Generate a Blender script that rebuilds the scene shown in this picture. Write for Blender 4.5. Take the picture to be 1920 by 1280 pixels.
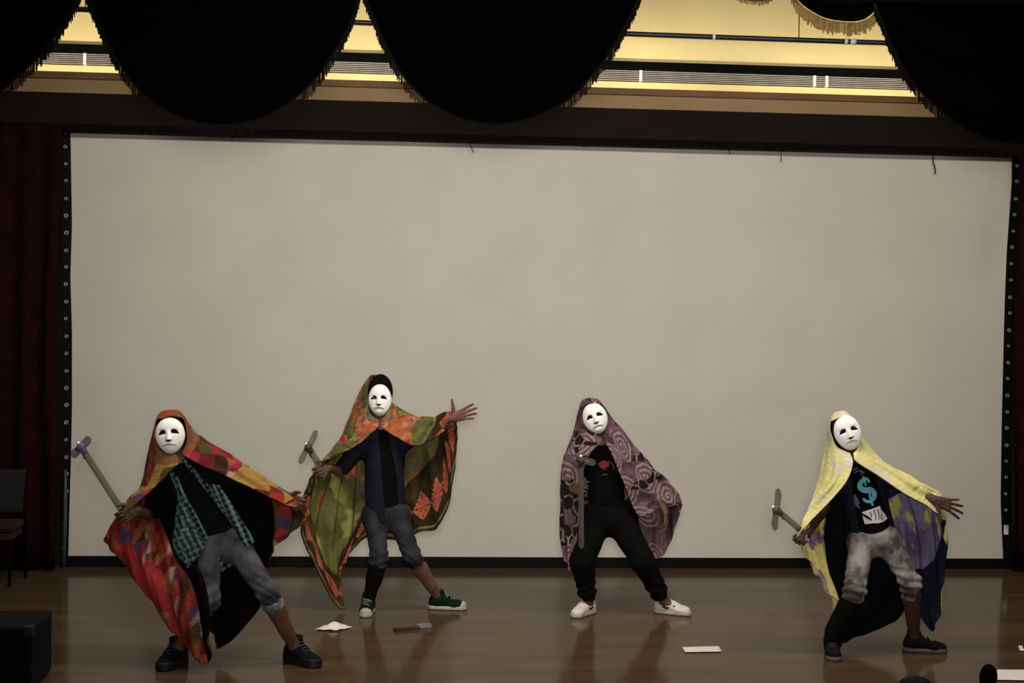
import bpy, bmesh, math, random
import numpy as np
from mathutils import Vector, Matrix
from mathutils.bvhtree import BVHTree

for o in list(bpy.data.objects):
    bpy.data.objects.remove(o)
random.seed(7)
rng = np.random.default_rng(7)
S = bpy.context.scene
COL = S.collection

# ------------------------------------------------------------------ camera
F_PX = 2800.0
YAW, PITCH, ROLL = 0.08554, -0.0052, 0.01535
CAM = np.array([-1.378, -12.262, 1.92])
fw = np.array([math.sin(YAW)*math.cos(PITCH), math.cos(YAW)*math.cos(PITCH), math.sin(PITCH)])
_r0 = np.array([math.cos(YAW), -math.sin(YAW), 0.0]); _u0 = np.cross(_r0, fw)
rt = _r0*math.cos(ROLL) + _u0*math.sin(ROLL)
up = _u0*math.cos(ROLL) - _r0*math.sin(ROLL)
cam = bpy.data.cameras.new('camera')
cam.sensor_width = 36.0
cam.lens = F_PX/1920*36.0
cam.clip_end = 200
camo = bpy.data.objects.new('camera', cam); COL.objects.link(camo)
camo.matrix_world = Matrix(((rt[0], up[0], -fw[0], CAM[0]), (rt[1], up[1], -fw[1], CAM[1]),
                            (rt[2], up[2], -fw[2], CAM[2]), (0, 0, 0, 1)))
S.camera = camo

# measuring helpers: photograph position -> point of the place
def ray(px, py):
    return fw + rt*((px-960)/F_PX) - up*((py-640)/F_PX)
def P(px, py, d):                      # at a distance d from the lens
    return CAM + ray(px, py)*d
def WL(px, py, Y):                     # on a plane parallel to the back wall
    r = ray(px, py); return CAM + r*((Y-CAM[1])/r[1])
def G(px, py, z=0.0):                  # on the floor
    r = ray(px, py); return CAM + r*((z-CAM[2])/r[2])
def depth(p):
    return float(np.dot(np.asarray(p)-CAM, fw))

# ------------------------------------------------------------------ light
w = bpy.data.worlds.new('hall_dark'); S.world = w; w.use_nodes = True
w.node_tree.nodes['Background'].inputs[0].default_value = (1.0, 0.93, 0.82, 1)
w.node_tree.nodes['Background'].inputs[1].default_value = 0.012
S.view_settings.view_transform = 'Standard'
S.view_settings.look = 'None'
S.view_settings.gamma = 1.0
S.view_settings.use_curve_mapping = False
S.view_settings.exposure = 0.0

def spot(name, loc, target, watts, size_deg, blend, radius, col):
    l = bpy.data.lights.new(name, 'SPOT'); l.energy = watts; l.spot_size = math.radians(size_deg)
    l.spot_blend = blend; l.shadow_soft_size = radius; l.color = col
    o = bpy.data.objects.new(name, l); COL.objects.link(o)
    o.location = loc
    o.rotation_euler = (Vector(target)-Vector(loc)).to_track_quat('-Z', 'Y').to_euler()
    return o
def area(name, loc, target, watts, sx, sy, col, spread=180):
    l = bpy.data.lights.new(name, 'AREA'); l.shape = 'RECTANGLE'; l.size = sx; l.size_y = sy
    l.energy = watts; l.color = col; l.spread = math.radians(spread)
    o = bpy.data.objects.new(name, l); COL.objects.link(o)
    o.location = loc
    o.rotation_euler = (Vector(target)-Vector(loc)).to_track_quat('-Z', 'Y').to_euler()
    return o
# frontal fill spot added just above the camera, keeping its shadows out of view
spot('frontal_fill_spot', (-1.378, -12.45, 2.12), (0.1, 0, 2.3), 1600, 54, 1.0, 0.25, (1.0, 0.935, 0.85))
# row of stage lamps over the front of the stage, above the valance
area('stage_batten_light', (0.0, -4.62, 4.6), (0.0, -2.4, 0.6), 270, 8.0, 0.5, (1.0, 0.92, 0.82))

# ------------------------------------------------------------------ materials
def mat(name, col, rough=0.7, metal=0.0, spec=0.3, noise=0.0, nscale=20.0, bump=0.0, bscale=60.0,
        attr=None, col2=None, stretch=(1, 1, 1), sheen=0.0, lo=0.35, hi=0.65):
    m = bpy.data.materials.new(name); m.use_nodes = True
    nt = m.node_tree; b = nt.nodes['Principled BSDF']
    b.inputs['Roughness'].default_value = rough
    b.inputs['Metallic'].default_value = metal
    b.inputs['Specular IOR Level'].default_value = spec
    if sheen: b.inputs['Sheen Weight'].default_value = sheen
    src = None
    tc = nt.nodes.new('ShaderNodeTexCoord'); mp = nt.nodes.new('ShaderNodeMapping')
    mp.inputs['Scale'].default_value = stretch
    nt.links.new(tc.outputs['Object'], mp.inputs['Vector'])
    if attr:
        a = nt.nodes.new('ShaderNodeAttribute'); a.attribute_name = attr; src = a.outputs['Color']
    if noise > 0 or col2:
        n = nt.nodes.new('ShaderNodeTexNoise'); n.inputs['Scale'].default_value = nscale
        n.inputs['Detail'].default_value = 5
        nt.links.new(mp.outputs['Vector'], n.inputs['Vector'])
        r = nt.nodes.new('ShaderNodeMapRange')
        r.inputs['From Min'].default_value = lo; r.inputs['From Max'].default_value = hi
        nt.links.new(n.outputs['Fac'], r.inputs['Value'])
        mx = nt.nodes.new('ShaderNodeMix'); mx.data_type = 'RGBA'
        nt.links.new(r.outputs['Result'], mx.inputs['Factor'])
        if attr:
            dk = nt.nodes.new('ShaderNodeMix'); dk.data_type = 'RGBA'; dk.blend_type = 'MULTIPLY'
            dk.inputs['Factor'].default_value = 1.0
            nt.links.new(src, dk.inputs[6]); dk.inputs[7].default_value = (1-noise, 1-noise, 1-noise, 1)
            nt.links.new(dk.outputs[2], mx.inputs[6]); nt.links.new(src, mx.inputs[7])
        else:
            c2 = col2 if col2 else tuple(c*(1-noise) for c in col)
            mx.inputs[6].default_value = (*c2, 1); mx.inputs[7].default_value = (*col, 1)
        src = mx.outputs[2]
    if src is not None: nt.links.new(src, b.inputs['Base Color'])
    else: b.inputs['Base Color'].default_value = (*col, 1)
    if bump > 0:
        n2 = nt.nodes.new('ShaderNodeTexNoise'); n2.inputs['Scale'].default_value = bscale
        n2.inputs['Detail'].default_value = 4
        nt.links.new(mp.outputs['Vector'], n2.inputs['Vector'])
        bp = nt.nodes.new('ShaderNodeBump'); bp.inputs['Strength'].default_value = bump
        bp.inputs['Distance'].default_value = 0.01
        nt.links.new(n2.outputs['Fac'], bp.inputs['Height']); nt.links.new(bp.outputs['Normal'], b.inputs['Normal'])
    return m
def srgb(r, g, b):
    def f(c):
        c /= 255.0
        return c/12.92 if c <= 0.04045 else ((c+0.055)/1.055)**2.4
    return (f(r), f(g), f(b))

M = {}
M['black_cloth'] = mat('black_velvet', (0.0015, 0.0014, 0.0014), 1.0, spec=0.0)
M['maroon'] = mat('maroon_velvet', (0.015, 0.0030, 0.0048), 0.95, spec=0.05, noise=0.4, nscale=8)
M['screen'] = mat('screen_cloth', (0.55, 0.530, 0.465), 0.9, spec=0.1, noise=0.06, nscale=1.6, bump=0.02, bscale=3)
M['black_vinyl'] = mat('black_vinyl', (0.003, 0.003, 0.0035), 0.6, spec=0.1, noise=0.3, nscale=12)
M['eyelet'] = mat('eyelet_metal', (0.42, 0.42, 0.42), 0.4, metal=0.6)
M['wall'] = mat('wall_paint_dark', (0.03, 0.02, 0.016), 0.9, spec=0.1, noise=0.3, nscale=3)
M['side'] = mat('side_wall_dark', (0.012, 0.009, 0.008), 0.95, spec=0.05, noise=0.2, nscale=2)
M['ceil'] = mat('ceiling_dark', (0.02, 0.017, 0.014), 0.95, spec=0.05, noise=0.2, nscale=2)
M['beam'] = mat('beam_brown', (0.0075, 0.0036, 0.0018), 0.85, spec=0.2, noise=0.25, nscale=4, stretch=(0.3, 1, 4))
M['beam_shadow'] = mat('beam_shadow_black', (0.002, 0.0018, 0.0018), 0.9, spec=0.1)
M['moulding'] = mat('moulding_brown', (0.16, 0.075, 0.022), 0.55, spec=0.3, noise=0.25, nscale=9, stretch=(0.3, 1, 1))
M['tan'] = mat('tan_board', (0.30, 0.20, 0.10), 0.7, spec=0.2, noise=0.15, nscale=6, stretch=(0.3, 1, 1))
M['cream'] = mat('cream_wall', (0.74, 0.625, 0.33), 0.85, spec=0.1, noise=0.10, nscale=1.7)
M['slat'] = mat('grille_slat', (0.34, 0.33, 0.33), 0.5, spec=0.3, noise=0.2, nscale=9)
M['rail'] = mat('rail_black', (0.0015, 0.0016, 0.0015), 0.8, spec=0.05, noise=0.3, nscale=12)
M['pipe'] = mat('pipe_black', (0.02, 0.016, 0.02), 0.35, spec=0.5, noise=0.3, nscale=14, stretch=(0.3, 1, 1))
M['white_tape'] = mat('white_tape', (0.72, 0.74, 0.72), 0.6, noise=0.1)
M['fringe_shaded'] = mat('fringe_shaded_thread', (0.007, 0.005, 0.0025), 0.8, spec=0.1, noise=0.4, nscale=40)  # shaded copy of the gold thread, its shade put into the colour
M['fringe_gold'] = mat('fringe_gold_thread', (0.42, 0.27, 0.07), 0.6, spec=0.4, noise=0.4, nscale=60)
M['paper'] = mat('white_paper', (0.74, 0.70, 0.66), 0.85, spec=0.1, noise=0.05, nscale=30)
M['thread'] = mat('dark_thread', (0.03, 0.028, 0.025), 0.9)
M['speaker'] = mat('speaker_black', (0.004, 0.004, 0.004), 0.8, spec=0.1, noise=0.3, nscale=30)
M['grille_cloth'] = mat('speaker_grille_black', (0.003, 0.003, 0.003), 0.9, spec=0.05, noise=0.3, nscale=200)
M['grey_plastic'] = mat('grey_plastic', (0.009, 0.0095, 0.011), 0.8, noise=0.2)
M['red_seat'] = mat('red_seat_fabric', (0.022, 0.004, 0.005), 0.9, noise=0.3, nscale=40)
M['pole'] = mat('grey_green_pole', (0.055, 0.07, 0.065), 0.6, noise=0.3, nscale=30)

def floor_material():
    m = bpy.data.materials.new('varnished_boards'); m.use_nodes = True
    nt = m.node_tree; b = nt.nodes['Principled BSDF']
    tc = nt.nodes.new('ShaderNodeTexCoord')
    mp = nt.nodes.new('ShaderNodeMapping'); mp.inputs['Scale'].default_value = (0.25, 1, 1)
    nt.links.new(tc.outputs['Object'], mp.inputs['Vector'])
    br = nt.nodes.new('ShaderNodeTexBrick')
    br.inputs['Scale'].default_value = 1.0
    br.inputs['Brick Width'].default_value = 0.55; br.inputs['Row Height'].default_value = 0.14
    br.inputs['Mortar Size'].default_value = 0.0012; br.inputs['Bias'].default_value = 0.0
    br.inputs['Color1'].default_value = (0.090, 0.056, 0.031, 1)
    br.inputs['Color2'].default_value = (0.073, 0.047, 0.027, 1)
    br.inputs['Mortar'].default_value = (0.060, 0.038, 0.023, 1)
    nt.links.new(mp.outputs['Vector'], br.inputs['Vector'])
    mp2 = nt.nodes.new('ShaderNodeMapping'); mp2.inputs['Scale'].default_value = (0.7, 3.0, 1)
    nt.links.new(tc.outputs['Object'], mp2.inputs['Vector'])
    n = nt.nodes.new('ShaderNodeTexNoise'); n.inputs['Scale'].default_value = 2.2; n.inputs['Detail'].default_value = 7
    nt.links.new(mp2.outputs['Vector'], n.inputs['Vector'])
    mx = nt.nodes.new('ShaderNodeMix'); mx.data_type = 'RGBA'; mx.blend_type = 'MULTIPLY'; mx.inputs['Factor'].default_value = 0.7
    nt.links.new(br.outputs['Color'], mx.inputs[6]); nt.links.new(n.outputs['Color'], mx.inputs[7])
    hs = nt.nodes.new('ShaderNodeMix'); hs.data_type = 'RGBA'
    r = nt.nodes.new('ShaderNodeMapRange'); r.inputs['From Min'].default_value = 0.3; r.inputs['From Max'].default_value = 0.7
    nt.links.new(n.outputs['Fac'], r.inputs['Value']); nt.links.new(r.outputs['Result'], hs.inputs['Factor'])
    dk = nt.nodes.new('ShaderNodeMix'); dk.data_type = 'RGBA'; dk.blend_type = 'MULTIPLY'; dk.inputs['Factor'].default_value = 1
    nt.links.new(br.outputs['Color'], dk.inputs[6]); dk.inputs[7].default_value = (0.72, 0.72, 0.74, 1)
    nt.links.new(dk.outputs[2], hs.inputs[6]); nt.links.new(br.outputs['Color'], hs.inputs[7])
    nt.links.new(hs.outputs[2], b.inputs['Base Color'])
    rr = nt.nodes.new('ShaderNodeMapRange'); rr.inputs['To Min'].default_value = 0.08; rr.inputs['To Max'].default_value = 0.17
    n3 = nt.nodes.new('ShaderNodeTexNoise'); n3.inputs['Scale'].default_value = 5.0; n3.inputs['Detail'].default_value = 4
    nt.links.new(mp2.outputs['Vector'], n3.inputs['Vector']); nt.links.new(n3.outputs['Fac'], rr.inputs['Value'])
    nt.links.new(rr.outputs['Result'], b.inputs['Roughness'])
    b.inputs['IOR'].default_value = 1.125
    bp = nt.nodes.new('ShaderNodeBump'); bp.inputs['Strength'].default_value = 0.05; bp.inputs['Distance'].default_value = 0.004
    nt.links.new(br.outputs['Fac'], bp.inputs['Height']); bp.invert = True
    nt.links.new(bp.outputs['Normal'], b.inputs['Normal'])
    return m
M['floor'] = floor_material()

# ------------------------------------------------------------------ object helpers
def tag(o, label=None, cat=None, group=None, kind=None):
    if label: o['label'] = label
    if cat: o['category'] = cat
    if group: o['group'] = group
    if kind: o['kind'] = kind
    return o
def empty(name, loc):
    o = bpy.data.objects.new(name, None); COL.objects.link(o); o.location = loc; o.empty_display_size = 0.1
    return o
def org(parent):
    v = np.zeros(3)
    while parent is not None:
        v = v + np.array(parent.location); parent = parent.parent
    return v
def mesh_obj(name, verts, faces, m, parent=None, smooth=False, origin=None):
    """verts in world coordinates; stored relative to the parent (or to origin)"""
    verts = np.asarray(verts, dtype=float).reshape(-1, 3)
    base = org(parent) if parent is not None else np.zeros(3)
    o0 = np.asarray(origin) if origin is not None else np.zeros(3)
    me = bpy.data.meshes.new(name)
    sh = verts-base-o0
    if isinstance(faces, np.ndarray) and faces.ndim == 2:
        n, k = faces.shape
        me.vertices.add(len(sh)); me.vertices.foreach_set('co', sh.astype(np.float32).ravel())
        me.loops.add(n*k); me.loops.foreach_set('vertex_index', faces.astype(np.int32).ravel())
        me.polygons.add(n); me.polygons.foreach_set('loop_start', np.arange(0, n*k, k, dtype=np.int32))
        me.update(calc_edges=True)
    else:
        me.from_pydata([tuple(v) for v in sh], [], [tuple(f) for f in faces]); me.update()
    if smooth:
        me.polygons.foreach_set('use_smooth', np.ones(len(me.polygons), dtype=bool))
    if m is not None:
        for mm in (m if isinstance(m, (list, tuple)) else [m]): me.materials.append(mm)
    me.validate()
    o = bpy.data.objects.new(name, me); COL.objects.link(o)
    o.parent = parent
    o.location = o0
    return o
BOXF = [(0, 3, 2, 1), (4, 5, 6, 7), (0, 1, 5, 4), (1, 2, 6, 5), (2, 3, 7, 6), (3, 0, 4, 7)]
def boxv(lo, hi):
    x0, y0, z0 = lo; x1, y1, z1 = hi
    return [(x0, y0, z0), (x1, y0, z0), (x1, y1, z0), (x0, y1, z0), (x0, y0, z1), (x1, y0, z1), (x1, y1, z1), (x0, y1, z1)]
def box(name, lo, hi, m, parent=None, bevel=0.0, origin=None):
    o = mesh_obj(name, boxv(lo, hi), BOXF, m, parent, origin=origin)
    if bevel:
        b = o.modifiers.new('bevel', 'BEVEL'); b.width = bevel; b.segments = 2
    return o
class MB:
    """collects simple solids into one mesh"""
    def __init__(s): s.v = []; s.f = []
    def add(s, v, f):
        n = len(s.v); s.v += [tuple(p) for p in v]; s.f += [tuple(i+n for i in q) for q in f]
    def box(s, lo, hi): s.add(boxv(lo, hi), BOXF)
    def obox(s, c, ax, ay, az, hx, hy, hz):
        c = np.asarray(c, float); vs = []
        for sz in (-1, 1):
            for sx, sy in ((-1, -1), (1, -1), (1, 1), (-1, 1)):
                vs.append(c + ax*hx*sx + ay*hy*sy + az*hz*sz)
        s.add(vs, BOXF)
    def tube(s, pts, r, n=8, caps=True):
        pts = [np.asarray(p, float) for p in pts]; rs = r if isinstance(r, (list, tuple)) else [r]*len(pts)
        vs = []; fs = []
        ref = np.array([0.3, 0.2, 1.0])
        for i, p in enumerate(pts):
            t = pts[min(i+1, len(pts)-1)]-pts[max(i-1, 0)]; t = t/(np.linalg.norm(t)+1e-9)
            if abs(np.dot(t, ref)) > 0.95*np.linalg.norm(ref): ref = np.array([1.0, 0.1, 0.0])
            a = np.cross(t, ref); a /= np.linalg.norm(a); b = np.cross(t, a)
            for k in range(n):
                an = 2*math.pi*k/n; vs.append(p + (a*math.cos(an)+b*math.sin(an))*rs[i])
        for i in range(len(pts)-1):
            for k in range(n):
                fs.append((i*n+k, i*n+(k+1) % n, (i+1)*n+(k+1) % n, (i+1)*n+k))
        if caps:
            fs.append(tuple(range(n))[::-1]); fs.append(tuple((len(pts)-1)*n+k for k in range(n)))
        s.add(vs, fs)
    def build(s, name, m, parent=None, smooth=False, origin=None):
        return mesh_obj(name, s.v, s.f, m, parent, smooth, origin)

# ------------------------------------------------------------------ the stage
XL, XR = -6.2, 6.4
FRONT = -5.7
tag(box('floor', (XL, FRONT, -0.12), (XR, 0.6, 0.0), M['floor']), kind='structure')
tag(box('trim_1', (XL, FRONT-0.06, -1.05), (XR, FRONT, -0.004), M['side']), kind='structure')
tag(box('wall_back', (XL, 0.0, 0.0), (XR, 0.10, 3.72), M['wall']), kind='structure')
tag(box('wall_left', (XL-0.1, FRONT, 0.0), (XL, 0.8, 5.6), M['side']), kind='structure')
tag(box('wall_right', (XR, FRONT, 0.0), (XR+0.1, 0.8, 5.6), M['side']), kind='structure')
tag(box('ceiling', (XL, FRONT, 5.6), (XR, 0.8, 5.7), M['ceil']), kind='structure')

def rowz(y160, y1400, Y):
    return 0.5*(WL(160, y160, Y)[2]+WL(1400, y1400, Y)[2])
# trim over the screen
zb0 = rowz(245, 276, -0.16); zb1 = rowz(174, 210, -0.16)
tag(box('trim_2', (XL, -0.16, zb0+0.02), (XR, 0.0, zb1), M['beam'], bevel=0.006), kind='structure')
tag(box('shadow_strip', (XL, -0.19, zb0-0.012), (XR, 0.0, zb0+0.045), M['beam_shadow'], bevel=0.004), kind='structure')  # black strip stands in for the shadow line between beam and screen
zt0 = rowz(172, 207, -0.08); zt1 = rowz(150, 184, -0.08)
tag(box('trim_4', (XL, -0.08, zt0-0.06), (XR, 0.02, zt1), M['tan'], bevel=0.003), kind='structure')
zm1 = rowz(138, 169, -0.10)
tag(box('trim_5', (XL, -0.10, zt1), (XR, -0.04, zm1), M['moulding'], bevel=0.004), kind='structure')
# upper wall behind the trim
YU = 0.60
tag(box('wall_upper', (XL, YU, 3.4), (XR, YU+0.1, 5.6), M['cream']), kind='structure')
tag(box('trim_6', (XL, -0.04, zt1-0.30), (XR, YU, zm1-0.055), M['cream']), kind='structure')

# ventilation grille on the upper wall: rail over thin slats
gx0, gx1 = -5.4, 5.6
zr1 = rowz(83, 121, YU-0.05); zr0 = rowz(98, 139, YU-0.05); zl0 = rowz(122, 158, YU-0.04)
gr = empty('ventilation_grille', ((gx0+gx1)/2, YU, zl0))
tag(gr, 'long slatted ventilation grille under a black rail on the cream upper wall', 'grille')
box('rail', (gx0, YU-0.05, zr0), (gx1, YU, zr1), M['rail'], gr, bevel=0.006)
box('back_plate', (gx0, YU-0.012, zl0), (gx1, YU-0.002, zr0), M['beam'], gr)
ns = 6
for i in range(ns):
    z = zl0 + (zr0-zl0)*(i+0.35)/ns
    o = box('slat', (gx0, YU-0.035, z), (gx1, YU-0.01, z+0.007), M['slat'], gr)
for px in (385*0.4167, 1200, 1525, 1548):
    x = WL(px, 130, YU)[0]
    box('bracket', (x-0.012, YU-0.05, zl0), (x+0.012, YU-0.012, zr0), M['white_tape'], gr)

# lamps that wash the upper wall (lying on the ledge behind the moulding)
def cove(x0, x1, which):
    z = zm1-0.035; y = 0.03
    t = empty('cove_lamp', ((x0+x1)/2, y, z))
    tag(t, which, 'lamp', 'cove lamps washing the upper wall')
    box('housing', (x0, y-0.035, z-0.02), (x1, y+0.035, z-0.006), M['rail'], t)
    for xe in (x0, x1-0.03): box('end_cap', (xe, y-0.025, z-0.006), (xe+0.03, y+0.025, z+0.02), M['rail'], t)
    l = area('cove_light', ((x0+x1)/2, y+0.02, z), ((x0+x1)/2, YU, z+0.75), 7*(x1-x0), x1-x0, 0.05, (1.0, 0.86, 0.60))
gapx = WL(1350, 30, YU)[0]
cove(-5.3, gapx-0.16, 'long lamp in the cove over the left and middle of the stage')
cove(gapx+0.16, 5.5, 'shorter lamp in the cove over the right of the stage')

# pipe under the cove with a clamp and two tapes
YP = -0.9
pa = WL(40, 12, YP); pb = WL(1860, 87, YP)
pt = empty('batten_pipe', tuple(pa)); tag(pt, 'thin black batten pipe hanging above the stage grille', 'pipe')
pts = [pa+(pb-pa)*t - np.array([0, 0, 0.02*math.sin(math.pi*t)]) for t in np.linspace(0, 1, 12)]
mb = MB(); mb.tube(pts, 0.020, 10); mb.build('tube', M['pipe'], pt, True)
def on_pipe(px):
    best = min(np.linspace(0, 1, 400), key=lambda t: abs(960+F_PX*np.dot(pa+(pb-pa)*t-CAM, rt)/depth(pa+(pb-pa)*t)-px))
    return pa+(pb-pa)*best-np.array([0, 0, 0.02*math.sin(math.pi*best)])
dirp = (pb-pa)/np.linalg.norm(pb-pa)
for px, wd in ((1337, 0.010), (1586, 0.012), (1600, 0.022)):
    c = on_pipe(px); mb = MB(); mb.tube([c-dirp*wd, c+dirp*wd], 0.0235, 12); mb.build('tape_band', M['white_tape'], pt, True)
for px in (160, 900, 1500):
    c = on_pipe(px); mb = MB(); mb.tube([c+np.array([0, 0, 0.018]), (c[0], c[1], 5.6)], 0.004, 6)
    mb.build('hanger', M['rail'], pt)

# ------------------------------------------------------------------ projection screen
YS = -0.05
TL, TR, BL, BR = WL(132, 242, YS), WL(1897, 291, YS), WL(128, 1043, YS), WL(1881, 1048, YS)
scr = empty('projection_screen', (0, YS, 0.0))
tag(scr, 'wide off-white projection screen laced into a black eyelet border', 'screen')
def edge_curve(pts):
    ys = np.array([p[1] for p in pts]); xs = np.array([p[0] for p in pts])
    return lambda y: np.interp(y, ys, xs)
eL = edge_curve([(132, 242), (133, 300), (135, 420), (132, 520), (135, 620), (135, 760), (133, 860), (130, 960), (128, 1043)])
eR = edge_curve([(1897, 291), (1897, 340), (1893, 400), (1888, 470), (1884, 560), (1881, 680), (1878, 800), (1876, 940), (1881, 1048)])
nu, nv = 90, 44
vs = []
for j in range(nv+1):
    t = j/nv
    yl = 242+(1043-242)*t; yr = 291+(1048-291)*t
    a = WL(eL(yl), yl, YS); b = WL(eR(yr), yr, YS)
    for i in range(nu+1):
        s = i/nu
        p = a+(b-a)*s
        rip = 0.010*math.sin(5.0*s*6.28+2*t)*0.3 + 0.006*math.sin(11*t+9*s)
        ed = math.exp(-((s-0.985)/0.012)**2)*math.exp(-((t-0.22)/0.12)**2)
        p[1] += rip*min(1, 8*s*(1-s)+.2)*0.6 - 0.02*ed*math.sin(60*s+8*t)
        vs.append(p)
fs = np.array([(j*(nu+1)+i, (j+1)*(nu+1)+i, (j+1)*(nu+1)+i+1, j*(nu+1)+i+1) for j in range(nv) for i in range(nu)])
sh = mesh_obj('sheet', vs, fs, M['screen'], scr, True)
def strip(name, pixpairs, m, parent, y0, y1):
    """flat strip whose two long edges are given pairwise"""
    vv = []
    for (a, b) in pixpairs:
        A = WL(a[0], a[1], y1); B = WL(b[0], b[1], y1)
        vv += [A, B, (A[0], y0, A[2]), (B[0], y0, B[2])]
    ff = []
    n = len(pixpairs)
    for i in range(n-1):
        k = 4*i
        ff += [(k, k+4, k+5, k+1), (k+2, k+3, k+7, k+6), (k, k+2, k+6, k+4), (k+1, k+5, k+7, k+3)]
    ff += [(0, 1, 3, 2), (4*n-4, 4*n-2, 4*n-1, 4*n-3)]
    return mesh_obj(name, vv, ff, m, parent)
ys = np.linspace(240, 1062, 14)
strip('border', [((114 if y < 930 else 112, y), (eL(y)+1.5, y)) for y in ys], M['black_vinyl'], scr, -0.012, -0.045)
ys = np.linspace(288, 1066, 14)
strip('border', [((eR(y)-1.5, y), (eR(y)+19, y)) for y in ys], M['black_vinyl'], scr, -0.012, -0.045)
strip('border', [((x, 1042+(x-128)*0.003), (x, 1061+(x-128)*0.002)) for x in np.linspace(112, 1900, 10)], M['black_vinyl'], scr, -0.012, -0.062)
def ring_mesh():
    v = []; f = []; n = 14
    R = [(0.017, 0.0), (0.0175, -0.006), (0.013, -0.009), (0.008, -0.006), (0.007, 0.0)]
    for k in range(n):
        a = 2*math.pi*k/n
        for r, y in R: v.append((r*math.cos(a), y, r*math.sin(a)))
    q = len(R)
    for k in range(n):
        for j in range(q-1):
            f.append((k*q+j, k*q+j+1, ((k+1) % n)*q+j+1, ((k+1) % n)*q+j))
    me = bpy.data.meshes.new('eyelet'); me.from_pydata(v, [], f); me.materials.append(M['eyelet'])
    me.polygons.foreach_set('use_smooth', [True]*len(f)); me.update()
    return me
RM = ring_mesh()
def eyelet(px, py, k):
    o = bpy.data.objects.new('eyelet', RM); COL.objects.link(o); o.parent = scr
    p = WL(px, py, -0.046); o.location = Vector(p)-scr.location; o.scale = (k, 1, k)
y = 248.0
xs = [123, 123, 124, 124, 124, 124, 124.5, 124.5, 124.5, 123, 124, 124]
i = 0
while y < 935:
    eyelet((xs[i] if i < len(xs) else 124.5)+random.uniform(-.6, .6), y+random.uniform(-1, 1), random.uniform(0.8, 1.05))
    y += 27 if i == 0 else 32.3; i += 1
y = 310.0
while y < 1000:
    eyelet(eR(y)+9.5+random.uniform(-.6, .6), y+random.uniform(-1, 1), random.uniform(0.75, 1.0)); y += 30.8
for x in (300, 990, 1130, 1268, 1395, 1427, 1460, 1785):
    eyelet(x, 1052+x*0.002, 0.35)
p = WL(1886.5, 993, -0.05)
box('paper_tag', (p[0]-0.020, -0.051, p[2]-0.040), (p[0]+0.020, -0.047, p[2]+0.040), M['paper'], scr)
def thread(pix, r=0.0035):
    mb = MB(); mb.tube([WL(a, b, -0.085) for a, b in pix], r, 5); mb.build('loose_thread', M['thread'], scr, True)
thread([(1083, 262), (1087, 272), (1094, 275), (1104, 274), (1109, 263)])
thread([(1366, 272), (1367, 284), (1369, 289)])
thread([(1465, 275), (1465, 292), (1464, 304)])
thread([(1749, 286), (1750, 305), (1754, 318), (1753, 326)], 0.006)
thread([(530, 250), (530, 259)], 0.008)
thread([(436, 246), (437, 254), (435, 263)])
thread([(876, 256), (881, 270), (888, 286)], 0.004)

# ------------------------------------------------------------------ curtains
def side_curtain(px0, px1, label, n=9):
    x0 = WL(px0, 600, -0.30)[0]; x1 = WL(px1, 600, -0.30)[0]
    nu = 120; vs = []; H = zb0+0.0
    for j in range(13):
        t = j/12
        for i in range(nu+1):
            s = i/nu
            yy = -0.28 + 0.045*math.sin(2*math.pi*n*s+0.6*math.sin(4*t)) * (0.5+0.5*t)
            vs.append((x0+(x1-x0)*s+0.01*math.sin(9*t+20*s), yy, H*(1-t)+0.015))
    fs = np.array([(j*(nu+1)+i, (j+1)*(nu+1)+i, (j+1)*(nu+1)+i+1, j*(nu+1)+i+1) for j in range(12) for i in range(nu)])
    o = mesh_obj('side_curtain', vs, fs, M['maroon'], None, True, origin=((x0+x1)/2, -0.28, 0.0))
    sd = o.modifiers.new('thickness', 'SOLIDIFY'); sd.thickness = 0.006
    tag(o, label, 'curtain')
side_curtain(-330, 110, 'dark maroon stage curtain left of the projection screen')
side_curtain(1908, 2290, 'narrow dark maroon stage curtain right of the projection screen')

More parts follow.
